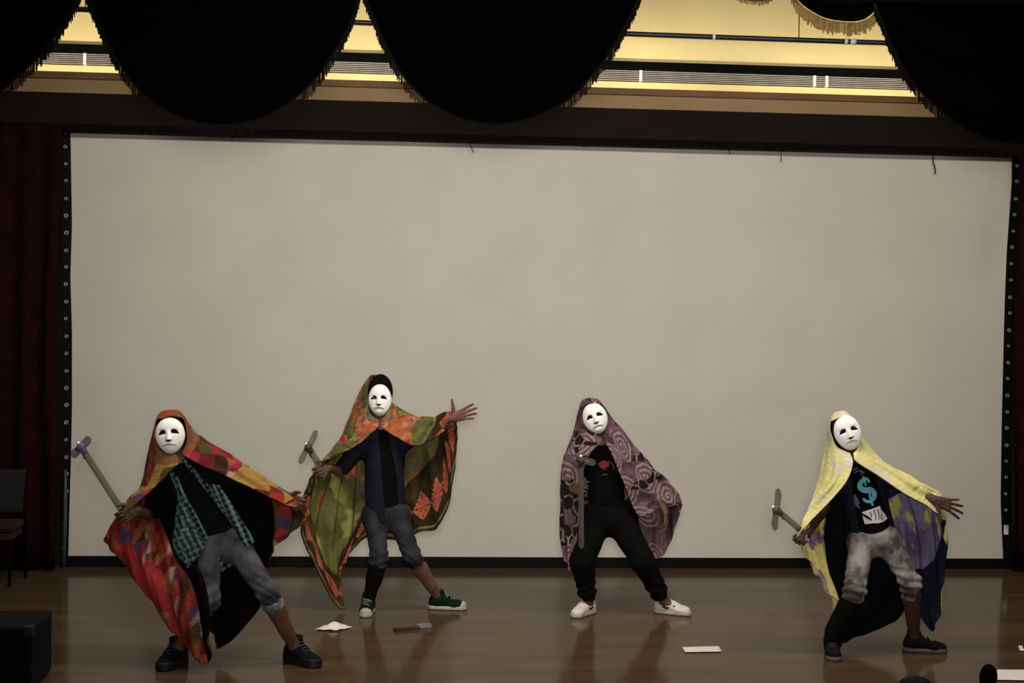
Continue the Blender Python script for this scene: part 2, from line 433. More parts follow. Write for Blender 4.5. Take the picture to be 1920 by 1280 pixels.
# scalloped valance
YV = -4.9
def swag(pix, label, fr, Y=YV, strand=0.062, top=-90, fm='fringe_shaded', step=0.0085, fold=0.02):
    """pix: the lower edge; cloth runs from there up to the rail"""
    E = [WL(a, b, Y) for a, b in pix]
    # smooth polyline
    E = np.array(E); n = len(E)
    tt = np.linspace(0, n-1, 90); sm = []
    for t in tt:
        i = min(int(t), n-2); f = t-i
        p0, p1, p2, p3 = E[max(i-1, 0)], E[i], E[i+1], E[min(i+2, n-1)]
        sm.append(0.5*((2*p1)+(-p0+p2)*f+(2*p0-5*p1+4*p2-p3)*f*f+(-p0+3*p1-3*p2+p3)*f**3))
    E = np.array(sm); m = len(E)
    ztop = WL(960, top, Y)[2]
    rows = 14; vs = []
    for j in range(rows+1):
        t = j/rows
        for i in range(m):
            e = E[i]; z = ztop+(e[2]-ztop)*t
            y = Y + fold*math.sin(3.14*7*t + 2*math.sin(3.14*i/m))*math.sin(math.pi*i/(m-1)) - 0.04*math.sin(math.pi*i/(m-1))*t
            vs.append((e[0], y, z))
    fs = np.array([(j*m+i, (j+1)*m+i, (j+1)*m+i+1, j*m+i+1) for j in range(rows) for i in range(m-1)])
    c = (float(E[:, 0].mean()), Y, ztop)
    root = empty('valance_swag', c); tag(root, label, 'valance', 'scalloped valance swags above the stage')
    o = mesh_obj('cloth', vs, fs, M['black_cloth'], root, True)
    sd = o.modifiers.new('thickness', 'SOLIDIFY'); sd.thickness = 0.008
    # fringe strands hanging from the edge
    bot = np.array(vs[rows*m:]); seg = np.linalg.norm(np.diff(bot, axis=0), axis=1); L = np.concatenate([[0], np.cumsum(seg)])
    mb = MB(); s = 0.0
    while s < L[-1]:
        q = np.array([np.interp(s, L, bot[:, k]) for k in range(3)])
        ln = strand*random.uniform(0.7, 1.1); dx = random.uniform(-.006, .006); wd = 0.0022
        mb.box((q[0]-wd+dx*0, q[1]-wd, q[2]-ln), (q[0]+wd, q[1]+wd, q[2]+0.006))
        s += step*random.uniform(0.7, 1.3)
    # braid along the edge
    fo = mb.build('fringe', M[fm], root); tag(fo, fr, kind='stuff')
    mb = MB(); mb.tube([b for b in bot[::3]], 0.006, 6); mb.build('braid', M[fm], root, True)
    return root
swag([(-240, 20), (-180, 130), (-60, 200), (0, 178), (40, 145), (78, 108), (112, 60), (138, 15), (152, -20)], 'black valance swag cut off by the left picture edge', 'shade-dark fringe')
swag([(160, -22), (172, 8), (200, 72), (232, 130), (275, 182), (330, 218), (395, 236), (440, 236), (500, 222), (560, 182), (600, 140), (636, 85), (660, 35), (676, -20)], 'black valance swag between the two small lit gaps', 'shade-dark fringe')
swag([(680, -20), (700, 30), (728, 95), (760, 150), (805, 195), (860, 224), (915, 236), (970, 231), (1030, 210), (1080, 175), (1130, 115), (1165, 60), (1195, 0), (1203, -22)], 'widest black valance swag in the middle of the stage', 'shade-dark fringe')
swag([(1640, 8), (1652, 40), (1672, 95), (1700, 150), (1745, 200), (1800, 245), (1860, 268), (1920, 272), (2000, 255), (2080, 190), (2140, 100), (2170, -20)], 'black valance swag cut off by the right picture edge', 'gold-tipped fringe')
swag([(1484, -22), (1494, 4), (1515, 24), (1545, 40), (1585, 46), (1612, 43), (1632, 30), (1646, 12), (1650, -22)], 'small black swag with gold fringe beside the right swag', 'gold fringe', Y=YV+0.25, fm='fringe_gold', step=0.006, fold=0.008, strand=0.07)
swag([(1366, -40), (1378, -8), (1400, 2), (1425, 3), (1446, -8), (1456, -40)], 'tiny bit of black swag at the top picture edge', 'gold fringe', Y=YV+0.25, fm='fringe_gold', fold=0.004, strand=0.03)
a = WL(1380, -6, YV-0.5); b = WL(1920, 12, YV-0.5)
tag(box('trim_7', (XL, YV-0.62, 0.5*(a[2]+b[2])), (XR, YV-0.5, 5.6), M['side']), kind='structure')

# ------------------------------------------------------------------ things at the stage edges
# loudspeaker box, bottom left
d0 = 8.0
q = lambda px, py, d: P(px, py, d)
sx = P(83, 1150, 8.05)[0]; sy = P(83, 1150, 8.05)[1]; sz = P(70, 1146, 8.2)[2]
sp = empty('loudspeaker', (sx-0.33, sy, 0.0)); tag(sp, 'black loudspeaker box standing at the bottom left of the stage', 'loudspeaker')
box('cabinet', (sx-0.60, sy-0.28, 0.02), (sx, sy+0.20, sz), M['speaker'], sp, bevel=0.015)
box('front_grille', (sx-0.57, sy-0.300, 0.05), (sx-0.13, sy-0.278, sz-0.04), M['grille_cloth'], sp, bevel=0.008)
for dx in (-0.54, -0.06):
    for dy in (-0.22, 0.14):
        box('foot', (sx+dx-0.02, sy+dy-0.02, 0.0), (sx+dx+0.02, sy+dy+0.02, 0.024), M['grille_cloth'], sp)
box('corner_guard', (sx-0.045, sy-0.290, sz-0.05), (sx+0.005, sy-0.23, sz+0.004), M['grey_plastic'], sp, bevel=0.006)

# chair, left edge
c = G(-22, 1092)
cx, cy = c[0], c[1]
ch = empty('stacking_chair', (cx, cy, 0)); tag(ch, 'dark chair with a red seat at the left picture edge', 'chair')
hw = P(38, 950, depth(c))[0]-cx
box('backrest', (cx-hw, cy+0.17, 0.50), (cx+hw, cy+0.20, 0.83), M['grey_plastic'], ch, bevel=0.02)
box('seat', (cx-hw+0.01, cy-0.22, 0.40), (cx+hw-0.01, cy+0.18, 0.46), M['red_seat'], ch, bevel=0.025)
box('seat_edge', (cx-hw+0.02, cy-0.215, 0.34), (cx+hw-0.02, cy+0.16, 0.395), M['red_seat'], ch, bevel=0.015)
for sxn in (-1, 1):
    mb = MB(); mb.tube([(cx+sxn*(hw-0.03), cy-0.19, 0.0), (cx+sxn*(hw-0.03), cy-0.17, 0.36)], 0.012, 8); mb.build('leg', M['rail'], ch, True)
    mb = MB(); mb.tube([(cx+sxn*(hw-0.01), cy+0.22, 0.0), (cx+sxn*(hw-0.01), cy+0.16, 0.40), (cx+sxn*(hw-0.005), cy+0.185, 0.82)], 0.012, 8); mb.build('leg', M['rail'], ch, True)

# pole at the lower left edge of the screen
a = WL(123, 880, -0.11); b = WL(119, 1062, -0.13); b[2] = 0.0
mb = MB(); mb.tube([b, (a+b)/2+np.array([0.006, 0, 0]), a], [0.016, 0.014, 0.011], 10)
for t in (0.2, 0.45, 0.7):
    p = b+(a-b)*t; mb.tube([p-np.array([0, 0, .006]), p+np.array([0, 0, .006])], 0.018, 10)
tag(mb.build('bamboo_pole', M['pole'], None, True, origin=b), 'thin grey-green pole propped at the lower left screen edge', 'pole')

# papers and scraps on the floor
def paper_sheet(name, pix, label, lift, crumple, thick=0.002):
    ps = [G(*p) for p in pix]
    n = 14; vs = []
    a, b, c, d = ps
    for j in range(n+1):
        for i in range(n+1):
            s, t = i/n, j/n
            p = (a*(1-s)+b*s)*(1-t)+(d*(1-s)+c*s)*t
            p[2] = 0.006+lift(s, t)+crumple*abs(math.sin(7*s+3*t)*math.cos(5*t-4*s))
            vs.append(p)
    fs = np.array([(j*(n+1)+i, j*(n+1)+i+1, (j+1)*(n+1)+i+1, (j+1)*(n+1)+i) for j in range(n) for i in range(n)])
    o = mesh_obj(name, vs, fs, M['paper'], None, crumple == 0, origin=np.mean(ps, axis=0))
    sd = o.modifiers.new('thickness', 'SOLIDIFY'); sd.thickness = thick; sd.offset = 1
    tag(o, label, 'paper', 'papers on the stage floor'); return o
paper_sheet('crumpled_paper', [(590, 1182), (632, 1184), (662, 1177), (618, 1172)], 'crumpled white paper on the floor beside the orange-and-olive cloak tip',
            lambda s, t: 0.035*math.exp(-((s-0.45)/0.25)**2-((t-0.6)/0.35)**2), 0.006)
paper_sheet('paper_strip', [(1284, 1224), (1353, 1223), (1348, 1213), (1279, 1215)], 'flat white paper strip on the floor right of the white sneakers', lambda s, t: 0.0, 0.0)
paper_sheet('paper_sheet', [(1862, 1276), (1960, 1278), (1965, 1258), (1870, 1257)], 'white paper sheet on the floor at the bottom right corner', lambda s, t: 0.0, 0.0)
paper_sheet('paper_scrap', [(1912, 1221), (1921, 1222), (1916, 1212), (1909, 1212)], 'tiny white paper scrap at the right picture edge', lambda s, t: 0.0, 0.0)
# fallen lath with a silver end
a = G(740, 1183); b = G(808, 1176); fx = (b-a)/np.linalg.norm(b-a); fy = np.array([-fx[1], fx[0], 0]); L = np.linalg.norm(b-a)
fl = empty('fallen_blade', tuple((a+b)/2)); tag(fl, 'flat brown blade piece with a silvery end on the floor before the green canvas shoe', 'blade')
M['lath'] = mat('brown_lath', (0.055, 0.03, 0.022), 0.45, noise=0.3, nscale=30)
M['silver'] = mat('silver_foil', (0.62, 0.62, 0.62), 0.28, metal=0.7, noise=0.2, nscale=30)
uz = np.array([0, 0, 1.0])
mb = MB(); mb.obox(a+fx*L*0.33+uz*0.010, fx, fy, uz, L*0.33, 0.022, 0.008); mb.build('lath', M['lath'], fl)
mb = MB(); mb.obox(a+fx*L*0.78+uz*0.016, fx, fy, uz, L*0.17, 0.016, 0.013); mb.build('silver_end', M['silver'], fl)
mb = MB(); mb.obox(a+fx*L*0.97+uz*0.014, fx, fy, uz, L*0.025, 0.013, 0.012); mb.build('tip', M['silver'], fl)

# ================================================================== figures
class Field:
    """signed distance field on a grid, meshed by surface nets"""
    def __init__(s, pts, pad, h):
        pts = np.asarray(pts, float).reshape(-1, 3)
        s.lo = pts.min(0)-pad; hi = pts.max(0)+pad; s.h = h
        s.n = np.ceil((hi-s.lo)/h).astype(int)+2
        s.F = np.full(s.n, 0.08, dtype=np.float32)
    def block(s, lo, hi):
        i0 = np.clip(np.floor((lo-s.lo)/s.h).astype(int), 0, s.n-1); i1 = np.clip(np.ceil((hi-s.lo)/s.h).astype(int)+1, 1, s.n)
        ax = [s.lo[k]+s.h*np.arange(i0[k], i1[k]) for k in range(3)]
        X, Y, Z = np.meshgrid(*ax, indexing='ij')
        return tuple(slice(i0[k], i1[k]) for k in range(3)), X, Y, Z
    def cap(s, a, b, ra, rb, k=0.03, flat=None, fk=1.0, cut_b=False, cut_a=False):
        """tapered capsule; flat/fk: direction in which it is thinner"""
        a = np.asarray(a, float); b = np.asarray(b, float); R = max(ra, rb)+0.07
        sl, X, Y, Z = s.block(np.minimum(a, b)-R, np.maximum(a, b)+R)
        ba = b-a; L2 = np.dot(ba, ba)+1e-9
        px, py, pz = X-a[0], Y-a[1], Z-a[2]
        t = (px*ba[0]+py*ba[1]+pz*ba[2])/L2
        tc = np.clip(t, 0, 1)
        qx, qy, qz = px-tc*ba[0], py-tc*ba[1], pz-tc*ba[2]
        d2 = qx*qx+qy*qy+qz*qz
        if flat is not None:
            n = flat/np.linalg.norm(flat); dn = qx*n[0]+qy*n[1]+qz*n[2]; d2 = d2+(fk*fk-1)*dn*dn
        d = np.sqrt(d2)-(ra+(rb-ra)*tc)
        L = math.sqrt(L2)
        if cut_b: d = np.maximum(d, (t-1)*L)
        if cut_a: d = np.maximum(d, -t*L)
        s.merge(sl, d, k)
    def ball(s, c, r, k=0.03):
        """axis-aligned ellipsoid"""
        c = np.asarray(c, float); r = np.asarray(r, float); R = r.max()+0.07
        sl, X, Y, Z = s.block(c-R, c+R)
        q = np.sqrt(((X-c[0])/r[0])**2+((Y-c[1])/r[1])**2+((Z-c[2])/r[2])**2)
        s.merge(sl, (q-1)*r.min(), k)
    def merge(s, sl, d, k):
        A = s.F[sl]; d = np.minimum(d, 0.08)
        hh = np.clip(0.5+0.5*(A-d)/k, 0, 1)
        s.F[sl] = (A*(1-hh)+d*hh-k*hh*(1-hh)).astype(np.float32)
    def grid(s):
        ax = [s.lo[k]+s.h*np.arange(s.n[k]) for k in range(3)]
        return np.meshgrid(*ax, indexing='ij')
    def displace(s, fn):
        X, Y, Z = s.grid(); s.F += fn(X, Y, Z).astype(np.float32)
    def cut(s, p, n):
        X, Y, Z = s.grid(); n = np.asarray(n, float); n = n/np.linalg.norm(n)
        s.F = np.maximum(s.F, ((X-p[0])*n[0]+(Y-p[1])*n[1]+(Z-p[2])*n[2]).astype(np.float32))
    def mesh(s):
        F = s.F; nx, ny, nz = F.shape
        I = F < 0
        c = [(dx, dy, dz) for dx in (0, 1) for dy in (0, 1) for dz in (0, 1)]
        sub = lambda d: (slice(d[0], nx-1+d[0]), slice(d[1], ny-1+d[1]), slice(d[2], nz-1+d[2]))
        cnt = np.zeros((nx-1, ny-1, nz-1), np.int8)
        for d in c: cnt += I[sub(d)]
        idx = np.argwhere((cnt > 0) & (cnt < 8))
        V = np.stack([F[idx[:, 0]+d[0], idx[:, 1]+d[1], idx[:, 2]+d[2]] for d in c], 1)
        acc = np.zeros((len(idx), 3)); n = np.zeros(len(idx))
        for i in range(8):
            for j in range(i+1, 8):
                di = np.array(c[j])-np.array(c[i])
                if np.abs(di).sum() != 1: continue
                a, b = V[:, i], V[:, j]; x = (a < 0) != (b < 0)
                t = np.where(x, a/np.where(x, a-b, 1), 0)
                acc += np.where(x[:, None], np.array(c[i])+t[:, None]*di, 0); n += x
        vert = s.lo+s.h*(idx+acc/n[:, None])
        vid = np.full((nx-1, ny-1, nz-1), -1, np.int64); vid[idx[:, 0], idx[:, 1], idx[:, 2]] = np.arange(len(idx))
        quads = []
        for axis in range(3):
            sh = [nx, ny, nz]; o1, o2 = [(1, 2), (2, 0), (0, 1)][axis]
            lo = [0, 0, 0]; lo[o1] = 1; lo[o2] = 1
            hi = [nx-1, ny-1, nz-1]
            sl0 = tuple(slice(lo[k], hi[k]) for k in range(3))
            sl1 = tuple(slice(lo[k]+(k == axis), hi[k]+(k == axis)) for k in range(3))
            A = I[sl0]; B = I[sl1]
            e = np.argwhere(A != B)
            if len(e) == 0: continue
            sg = A[e[:, 0], e[:, 1], e[:, 2]]
            e = e+np.array(lo)
            def cell(d1, d2):
                q = e.copy(); q[:, o1] += d1; q[:, o2] += d2
                return vid[q[:, 0], q[:, 1], q[:, 2]]
            Q = np.stack([cell(-1, -1), cell(0, -1), cell(0, 0), cell(-1, 0)], 1)
            Q = np.where(sg[:, None], Q, Q[:, ::-1]); quads.append(Q)
        Q = np.concatenate(quads); Q = Q[(Q >= 0).all(1)]
        return vert, Q

def unit(v):
    v = np.asarray(v, float); return v/(np.linalg.norm(v)+1e-9)
def rotv(v, axis, ang):
    v = np.asarray(v, float); axis = unit(axis)
    return v*math.cos(ang)+np.cross(axis, v)*math.sin(ang)+axis*np.dot(axis, v)*(1-math.cos(ang))

def hand_mesh(wrist, fdir, palm_n, thumb, curl=(0.2, 0.3, 0.3), spread=0.12, arm=None, thumb_dir=(0.55, 0.85, 0.15), thumb_curl=0.25, sc=1.0):
    """five-fingered hand: fdir to the fingers, palm_n out of the palm, thumb to the thumb side"""
    f = unit(fdir); n = unit(np.asarray(palm_n)-f*np.dot(palm_n, f)); t = unit(np.asarray(thumb)-f*np.dot(thumb, f)-n*np.dot(thumb, n))
    wrist = np.asarray(wrist, float)
    seg = []
    kn = [(0.088, 0.030), (0.092, 0.010), (0.088, -0.011), (0.080, -0.030)]
    ln = [(0.043, 0.026, 0.021), (0.047, 0.030, 0.022), (0.043, 0.028, 0.021), (0.034, 0.021, 0.018)]
    for i in range(4):
        k0 = wrist+f*0.012*sc+t*kn[i][1]*0.55*sc; k1 = wrist+f*kn[i][0]*sc+t*kn[i][1]*sc
        seg.append((k0, k1, 0.0145*sc, 0.0115*sc, 0.014))
        d = rotv(f, n, 0); sa = spread*(1.5-i)
        d = unit(f*math.cos(sa)+t*math.sin(sa))
        ax = np.cross(d, n); p = k1; r = 0.0098 if i < 3 else 0.0085; ang = 0
        for j in range(3):
            cj = curl[j]*(1+0.12*(i-1))
            d = rotv(d, ax, cj); q = p+d*ln[i][j]*sc
            seg.append((p, q, r*sc, (r-0.0011)*sc, 0.004)); p = q; r -= 0.0011
    b = wrist+f*0.022*sc+t*0.020*sc
    d = unit(f*thumb_dir[0]+t*thumb_dir[1]+n*thumb_dir[2]); r = 0.0150
    for j, L in enumerate((0.044, 0.034, 0.027)):
        q = b+d*L*sc; seg.append((b, q, r*sc, (r-0.0025)*sc, 0.008 if j == 0 else 0.004)); b = q; r -= 0.0025
        d = unit(d+thumb_curl*(0.6*f-0.4*t+0.5*n))
    pts = [s_[0] for s_ in seg]+[s_[1] for s_ in seg]
    a = wrist-f*0.05*sc if arm is None else wrist+unit(np.asarray(arm)-wrist)*0.06
    Fd = Field(pts+[a], 0.05, 0.0031)
    Fd.cap(a, wrist+f*0.02, 0.030*sc, 0.026*sc, 0.01, flat=n, fk=1.25)
    for (p, q, r0, r1, k) in seg: Fd.cap(p, q, r0, r1, k)
    return Fd.mesh()

def join(parts):
    vs = []; fs = []; n = 0
    for v, f in parts:
        vs.append(v); fs.append(f+n); n += len(v)
    return np.concatenate(vs), np.concatenate(fs)

# ---- fabric and skin
SKIN = {}
def skin(name, c): return mat(name, c, 0.55, spec=0.35, noise=0.18, nscale=14, bump=0.03, bscale=120)
M['skin_a'] = skin('skin_brown', srgb(88, 62, 46)); M['skin_b'] = skin('skin_light_brown', srgb(112, 76, 62)); M['skin_c'] = skin('skin_dark', srgb(70, 48, 37))
M['mask'] = mat('white_mask_plastic', (0.86, 0.85, 0.83), 0.45, spec=0.4)
M['mask_black'] = mat('mask_paint_black', (0.004, 0.004, 0.004), 0.7, spec=0.1)
M['tee_black'] = mat('black_cotton', (0.0035, 0.0034, 0.0036), 0.95, spec=0.08, noise=0.4, nscale=10, bump=0.2, bscale=14)
M['hair'] = mat('black_hair', (0.002, 0.0018, 0.0016), 0.7, spec=0.1, noise=0.4, nscale=60)
M['denim_mid'] = mat('grey_blue_denim', srgb(78, 80, 84), 0.9, spec=0.1, col2=srgb(36, 39, 44), nscale=9, bump=0.25, bscale=26, noise=.1)
M['denim_dark'] = mat('dark_denim', srgb(50, 51, 56), 0.9, spec=0.1, col2=srgb(24, 25, 30), nscale=8, bump=0.25, bscale=24, noise=.1)
M['denim_acid'] = mat('acid_wash_denim', srgb(140, 135, 130), 0.9, spec=0.1, col2=srgb(64, 62, 62), nscale=8, bump=0.7, bscale=26, noise=.1, lo=0.40, hi=0.60, stretch=(1.3, 1.3, 0.8))
M['trouser_black'] = mat('black_jersey', (0.0045, 0.0042, 0.0042), 0.95, spec=0.06, noise=0.3, nscale=9, bump=0.2, bscale=12)
M['navy'] = mat('navy_denim_jacket', srgb(29, 30, 43), 0.9, spec=0.08, noise=0.35, nscale=12, bump=0.2, bscale=30)
M['cloth'] = mat('cloak_outer', (0.5, 0.5, 0.5), 0.9, spec=0.08, attr='Pattern', noise=0.22, nscale=38, bump=0.12, bscale=90)
M['cloth_in'] = mat('cloak_inner', (0.5, 0.5, 0.5), 0.95, spec=0.05, attr='Lining', noise=0.22, nscale=38, bump=0.12, bscale=90)
M['satin'] = mat('cloak_satin', (0.5, 0.5, 0.5), 0.5, spec=0.3, attr='Pattern', noise=0.10, nscale=20)
M['painted'] = mat('printed_cotton', (0.5, 0.5, 0.5), 0.9, spec=0.08, attr='Pattern', noise=0.15, nscale=60)
M['sole_white'] = mat('white_rubber', (0.42, 0.40, 0.36), 0.6, noise=0.2, nscale=40)
M['sole_dark'] = mat('dark_rubber', (0.007, 0.007, 0.007), 0.6, noise=0.2, nscale=40)
M['sole_grey'] = mat('grey_rubber', (0.10, 0.09, 0.08), 0.6, noise=0.2, nscale=40)
M['shoe_green'] = mat('green_canvas', (0.005, 0.013, 0.009), 0.9, spec=0.1, noise=0.2, nscale=60)
M['shoe_white'] = mat('white_leather', (0.66, 0.61, 0.56), 0.5, spec=0.4, noise=0.12, nscale=30)
M['shoe_black'] = mat('black_suede', (0.006, 0.006, 0.007), 0.85, spec=0.1, noise=0.3, nscale=40)
M['lace'] = mat('lace_grey', (0.22, 0.21, 0.19), 0.8)
M['lace_dark'] = mat('lace_dark', (0.03, 0.03, 0.032), 0.8)

def paint(o, name, rgb):
    me = o.data
    a = me.color_attributes.new(name, 'FLOAT_COLOR', 'POINT')
    arr = np.ones((len(me.vertices), 4), np.float32); arr[:, :3] = rgb
    a.data.foreach_set('color', arr.ravel())
def coords(o):
    v = np.empty(len(o.data.vertices)*3, np.float32); o.data.vertices.foreach_get('co', v); return v.reshape(-1, 3)

# ---- cloaks: a sheet lofted through columns that run from the face opening to the hem
def crom(A, n):
    """Catmull-Rom along axis 0 to n samples"""
    m = A.shape[0]; t = np.linspace(0, m-1, n); i = np.minimum(t.astype(int), m-2); f = (t-i).reshape(-1, *([1]*(A.ndim-1)))
    ext = np.concatenate([2*A[:1]-A[1:2], A, 2*A[-1:]-A[-2:-1]])
    p0, p1, p2, p3 = ext[i], ext[i+1], ext[i+2], ext[i+3]
    return 0.5*((2*p1)+(-p0+p2)*f+(2*p0-5*p1+4*p2-p3)*f*f+(-p0+3*p1-3*p2+p3)*f**3)
def fbm(u, v, seed, oct=4):
    r = np.random.default_rng(seed); out = np.zeros_like(u); a = 1.0; fq = 1.0
    for _ in range(oct):
        for k in range(3):
            th = r.uniform(0, 6.28); ph = r.uniform(0, 6.28)
            out += a*np.sin(fq*(u*math.cos(th)+v*math.sin(th))*6.28*r.uniform(.7, 1.3)+ph)/3
        a *= 0.55; fq *= 1.9
    return out
def hood(cols, tops, sides, dy=8):
    """tuck the front of the hood against the mask"""
    for k in tops:
        c = cols[k]; x, y, o = c[0]; c[0] = (x, y+dy, -.055); c[1] = (0.6*x+0.4*c[1][0], y+4, .05)
    for k in sides:
        c = cols[k]; x, y, o = c[0]; c[0] = (x, y, -.05)
    for k in ((min(tops)-1, max(tops)+1) if tops else ()):
        c = cols[k]; x, y, o = c[0]; c[1] = (0.7*x+0.3*c[1][0], 0.6*y+0.4*c[1][1]-1, .06)
    return cols
def cloak(root, cols, d, pattern, lining, folds, fade=0.72, mats=None, nu=220, nv=200, amp=0.014, seed=1, rough_hem=0.01):
    A = np.array([[P(p[0], p[1], d+p[2]) for p in c] for c in cols])      # (ncol, nrow, 3)
    B = crom(A, nu); C = np.swapaxes(crom(np.swapaxes(B, 0, 1), nv), 0, 1)  # (nu, nv, 3)
    u = np.linspace(0, 1, nu)[:, None]*np.ones((1, nv)); v = np.ones((nu, 1))*np.linspace(0, 1, nv)[None, :]
    du = np.gradient(C, axis=0); dv = np.gradient(C, axis=1); N = np.cross(du, dv); N /= np.linalg.norm(N, axis=2, keepdims=True)+1e-9
    wv = np.clip((v-0.12)/0.5, 0, 1)
    ed = np.clip(np.minimum(u, 1-u)/0.05, 0.25, 1)
    f = np.sin(6.283*(folds*u+0.25*np.sin(5*v+seed)+0.12*fbm(u*2, v*2, seed)))
    f = np.sign(f)*np.abs(f)**0.8
    C = C+N*(amp*wv*ed*(f+0.35*np.sin(6.283*(folds*2.3*u+0.4*np.sin(7*v))))+0.006*np.clip(v*4, 0, 1)*fbm(u*3, v*3, seed+5))[..., None]
    # metric cloth coordinates
    lu = np.cumsum(np.linalg.norm(np.diff(C, axis=0, prepend=C[:1]), axis=2), axis=0)[:, int(nv*0.8)]
    lv = np.cumsum(np.linalg.norm(np.diff(C, axis=1, prepend=C[:, :1]), axis=2), axis=1)
    C[:, -1, 2] += rough_hem*np.sin(40*u[:, -1])*0.3
    C[..., 2] = np.maximum(C[..., 2], 0.02)
    ii = np.arange(nu*nv).reshape(nu, nv)
    Q = np.stack([ii[:-1, :-1], ii[1:, :-1], ii[1:, 1:], ii[:-1, 1:]], -1).reshape(-1, 4)
    o = mesh_obj('cloak', C.reshape(-1, 3), Q, mats or [M['cloth'], M['cloth_in']], root, True)
    UU = lu[:, None]*np.ones_like(v)
    def worn(c):
        g = c.mean(-1, keepdims=True); return (c*0.82+g*0.18)*fade
    paint(o, 'Pattern', worn(pattern(u, v, UU, lv)).reshape(-1, 3))
    paint(o, 'Lining', worn(lining(u, v, UU, lv)).reshape(-1, 3))
    sd = o.modifiers.new('thickness', 'SOLIDIFY'); sd.thickness = 0.006; sd.offset = 0; sd.material_offset = 1
    return o

# ---- mask
def mask_parts(root, c, roll, yawm, pitchm, wd, ht, P_eyes=True):
    """c: centre of the mask rim in world space; roll>0 tilts the chin to the picture's right"""
    right = rotv(rt, fw, 0); upv = up.copy(); back = fw.copy()
    R = np.stack([right, upv, back], 1)
    def rot(a, k):
        M3 = np.eye(3); i, j = [(1, 2), (0, 2), (0, 1)][k]; cs, sn = math.cos(a), math.sin(a)
        M3[i, i] = cs; M3[j, j] = cs; M3[i, j] = -sn; M3[j, i] = sn; return M3
    R = R @ rot(roll, 2) @ rot(yawm, 1) @ rot(pitchm, 0)
    hw, hh = wd/2, ht/2
    def half_width(yy):                              # yy in -1..1 (chin..top)
        yy = np.clip(yy, -1, 1)
        e = np.sqrt(np.clip(1-np.abs(yy)**2.15, 0, 1))
        return hw*e*(1-0.14*np.clip(-yy, 0, 1)**1.5-0.02)
    def surf(x, y):
        yy = np.clip(y/hh, -1, 1); w = half_width(yy)+1e-5; xx = np.clip(x/w, -1, 1)
        dep = -0.056*np.sqrt(np.clip(1-(np.abs(xx)**2.4)*0.98, 0, 1))*np.clip(1-np.abs(yy)**3.2, 0, 1)**0.55
        nose = np.exp(-(x/(0.010+0.006*np.clip((0.02-y)/0.05, 0, 1)))**2)*np.clip((0.034-y)/0.055, 0, 1)*(y > -0.03)*np.clip((y+0.030)/0.006, 0, 1)
        dep = dep-0.020*nose
        sock = np.exp(-((np.abs(x)-0.036)/0.020)**2-((y-0.020)/0.013)**2); dep = dep+0.010*sock
        lips = np.exp(-(x/0.024)**2-((y+0.050)/0.007)**2); dep = dep-0.004*lips
        chin = np.exp(-(x/0.02)**2-((y+0.082)/0.014)**2); dep = dep-0.006*chin
        return dep
    nr, na = 40, 72; vs = [(0, 0)]
    for i in range(1, nr+1):
        for k in range(na):
            a = 2*math.pi*k/na; r = (i/nr)
            y = math.sin(a)*r*hh; wfull = half_width(np.array(math.sin(a)))
            x = math.cos(a)*r*hw*0.98*(1-0.14*max(0, -math.sin(a)*r)**1.5)
            vs.append((x, y))
    vs = np.array(vs)
    dep = surf(vs[:, 0], vs[:, 1]); 
    L = np.stack([vs[:, 0], vs[:, 1], dep], 1)
    Wd = c+L@R.T
    fs = [(0, 1+k, 1+(k+1) % na) for k in range(na)]
    for i in range(1, nr):
        for k in range(na):
            a0 = 1+(i-1)*na; a1 = 1+i*na
            fs.append((a0+k, a1+k, a1+(k+1) % na, a0+(k+1) % na))
    mk = mesh_obj('mask', Wd, fs, M['mask'], root, True)
    mk['label'] = 'white face mask with black drooping eyes and frown'
    sd = mk.modifiers.new('thickness', 'SOLIDIFY'); sd.thickness = 0.003; sd.offset = -1
    def patch(name, outline, lift=0.0022):
        o2 = np.array(outline); cc = o2.mean(0); rings = []
        n = len(o2); vs2 = [cc]
        for r in (0.5, 1.0):
            vs2 += [cc+(p-cc)*r for p in o2]
        vs2 = np.array(vs2); dd = surf(vs2[:, 0], vs2[:, 1])-lift
        L2 = np.stack([vs2[:, 0], vs2[:, 1], dd], 1); W2 = c+L2@R.T
        f2 = [(0, 1+k, 1+(k+1) % n) for k in range(n)]+[(1+k, 1+n+k, 1+n+(k+1) % n, 1+(k+1) % n) for k in range(n)]
        p = mesh_obj(name, W2, f2, M['mask_black'], mk)
        s2 = p.modifiers.new('thickness', 'SOLIDIFY'); s2.thickness = 0.0016; s2.offset = 0
    sc = wd/0.175
    for sg in (-1, 1):
        pts = [(0.066, 0.006), (0.056, 0.020), (0.044, 0.031), (0.030, 0.037), (0.017, 0.036), (0.011, 0.026), (0.013, 0.013), (0.030, 0.009), (0.048, 0.006)]
        patch('eye_hole', [(sg*(0.037+(x-0.037)*0.80)*sc, (0.020+(y-0.020)*0.85)*sc) for x, y in pts])
    m0 = [(-0.036, -0.060), (-0.024, -0.0525), (-0.008, -0.0485), (0.008, -0.0485), (0.024, -0.0525), (0.036, -0.060)]
    up_ = [(x*sc, y*sc+0.0016) for x, y in m0]; dn = [(x*sc, y*sc-0.0022) for x, y in m0][::-1]
    vs2 = np.array(up_+dn); dd = surf(vs2[:, 0], vs2[:, 1])-0.0025
    W2 = c+np.stack([vs2[:, 0], vs2[:, 1], dd], 1)@R.T
    mo = mesh_obj('mouth', W2, [(i, i+1, 10-i, 11-i) for i in range(5)], M['mask_black'], mk)
    s2 = mo.modifiers.new('thickness', 'SOLIDIFY'); s2.thickness = 0.0016
    patch('nose_shadow', [(-0.012, -0.033), (-0.010, -0.022), (-0.003, -0.025), (0.003, -0.025), (0.010, -0.022), (0.012, -0.033), (0.0, -0.036)], 0.0015)  # black patch paints the shade under the nose
    return mk, R

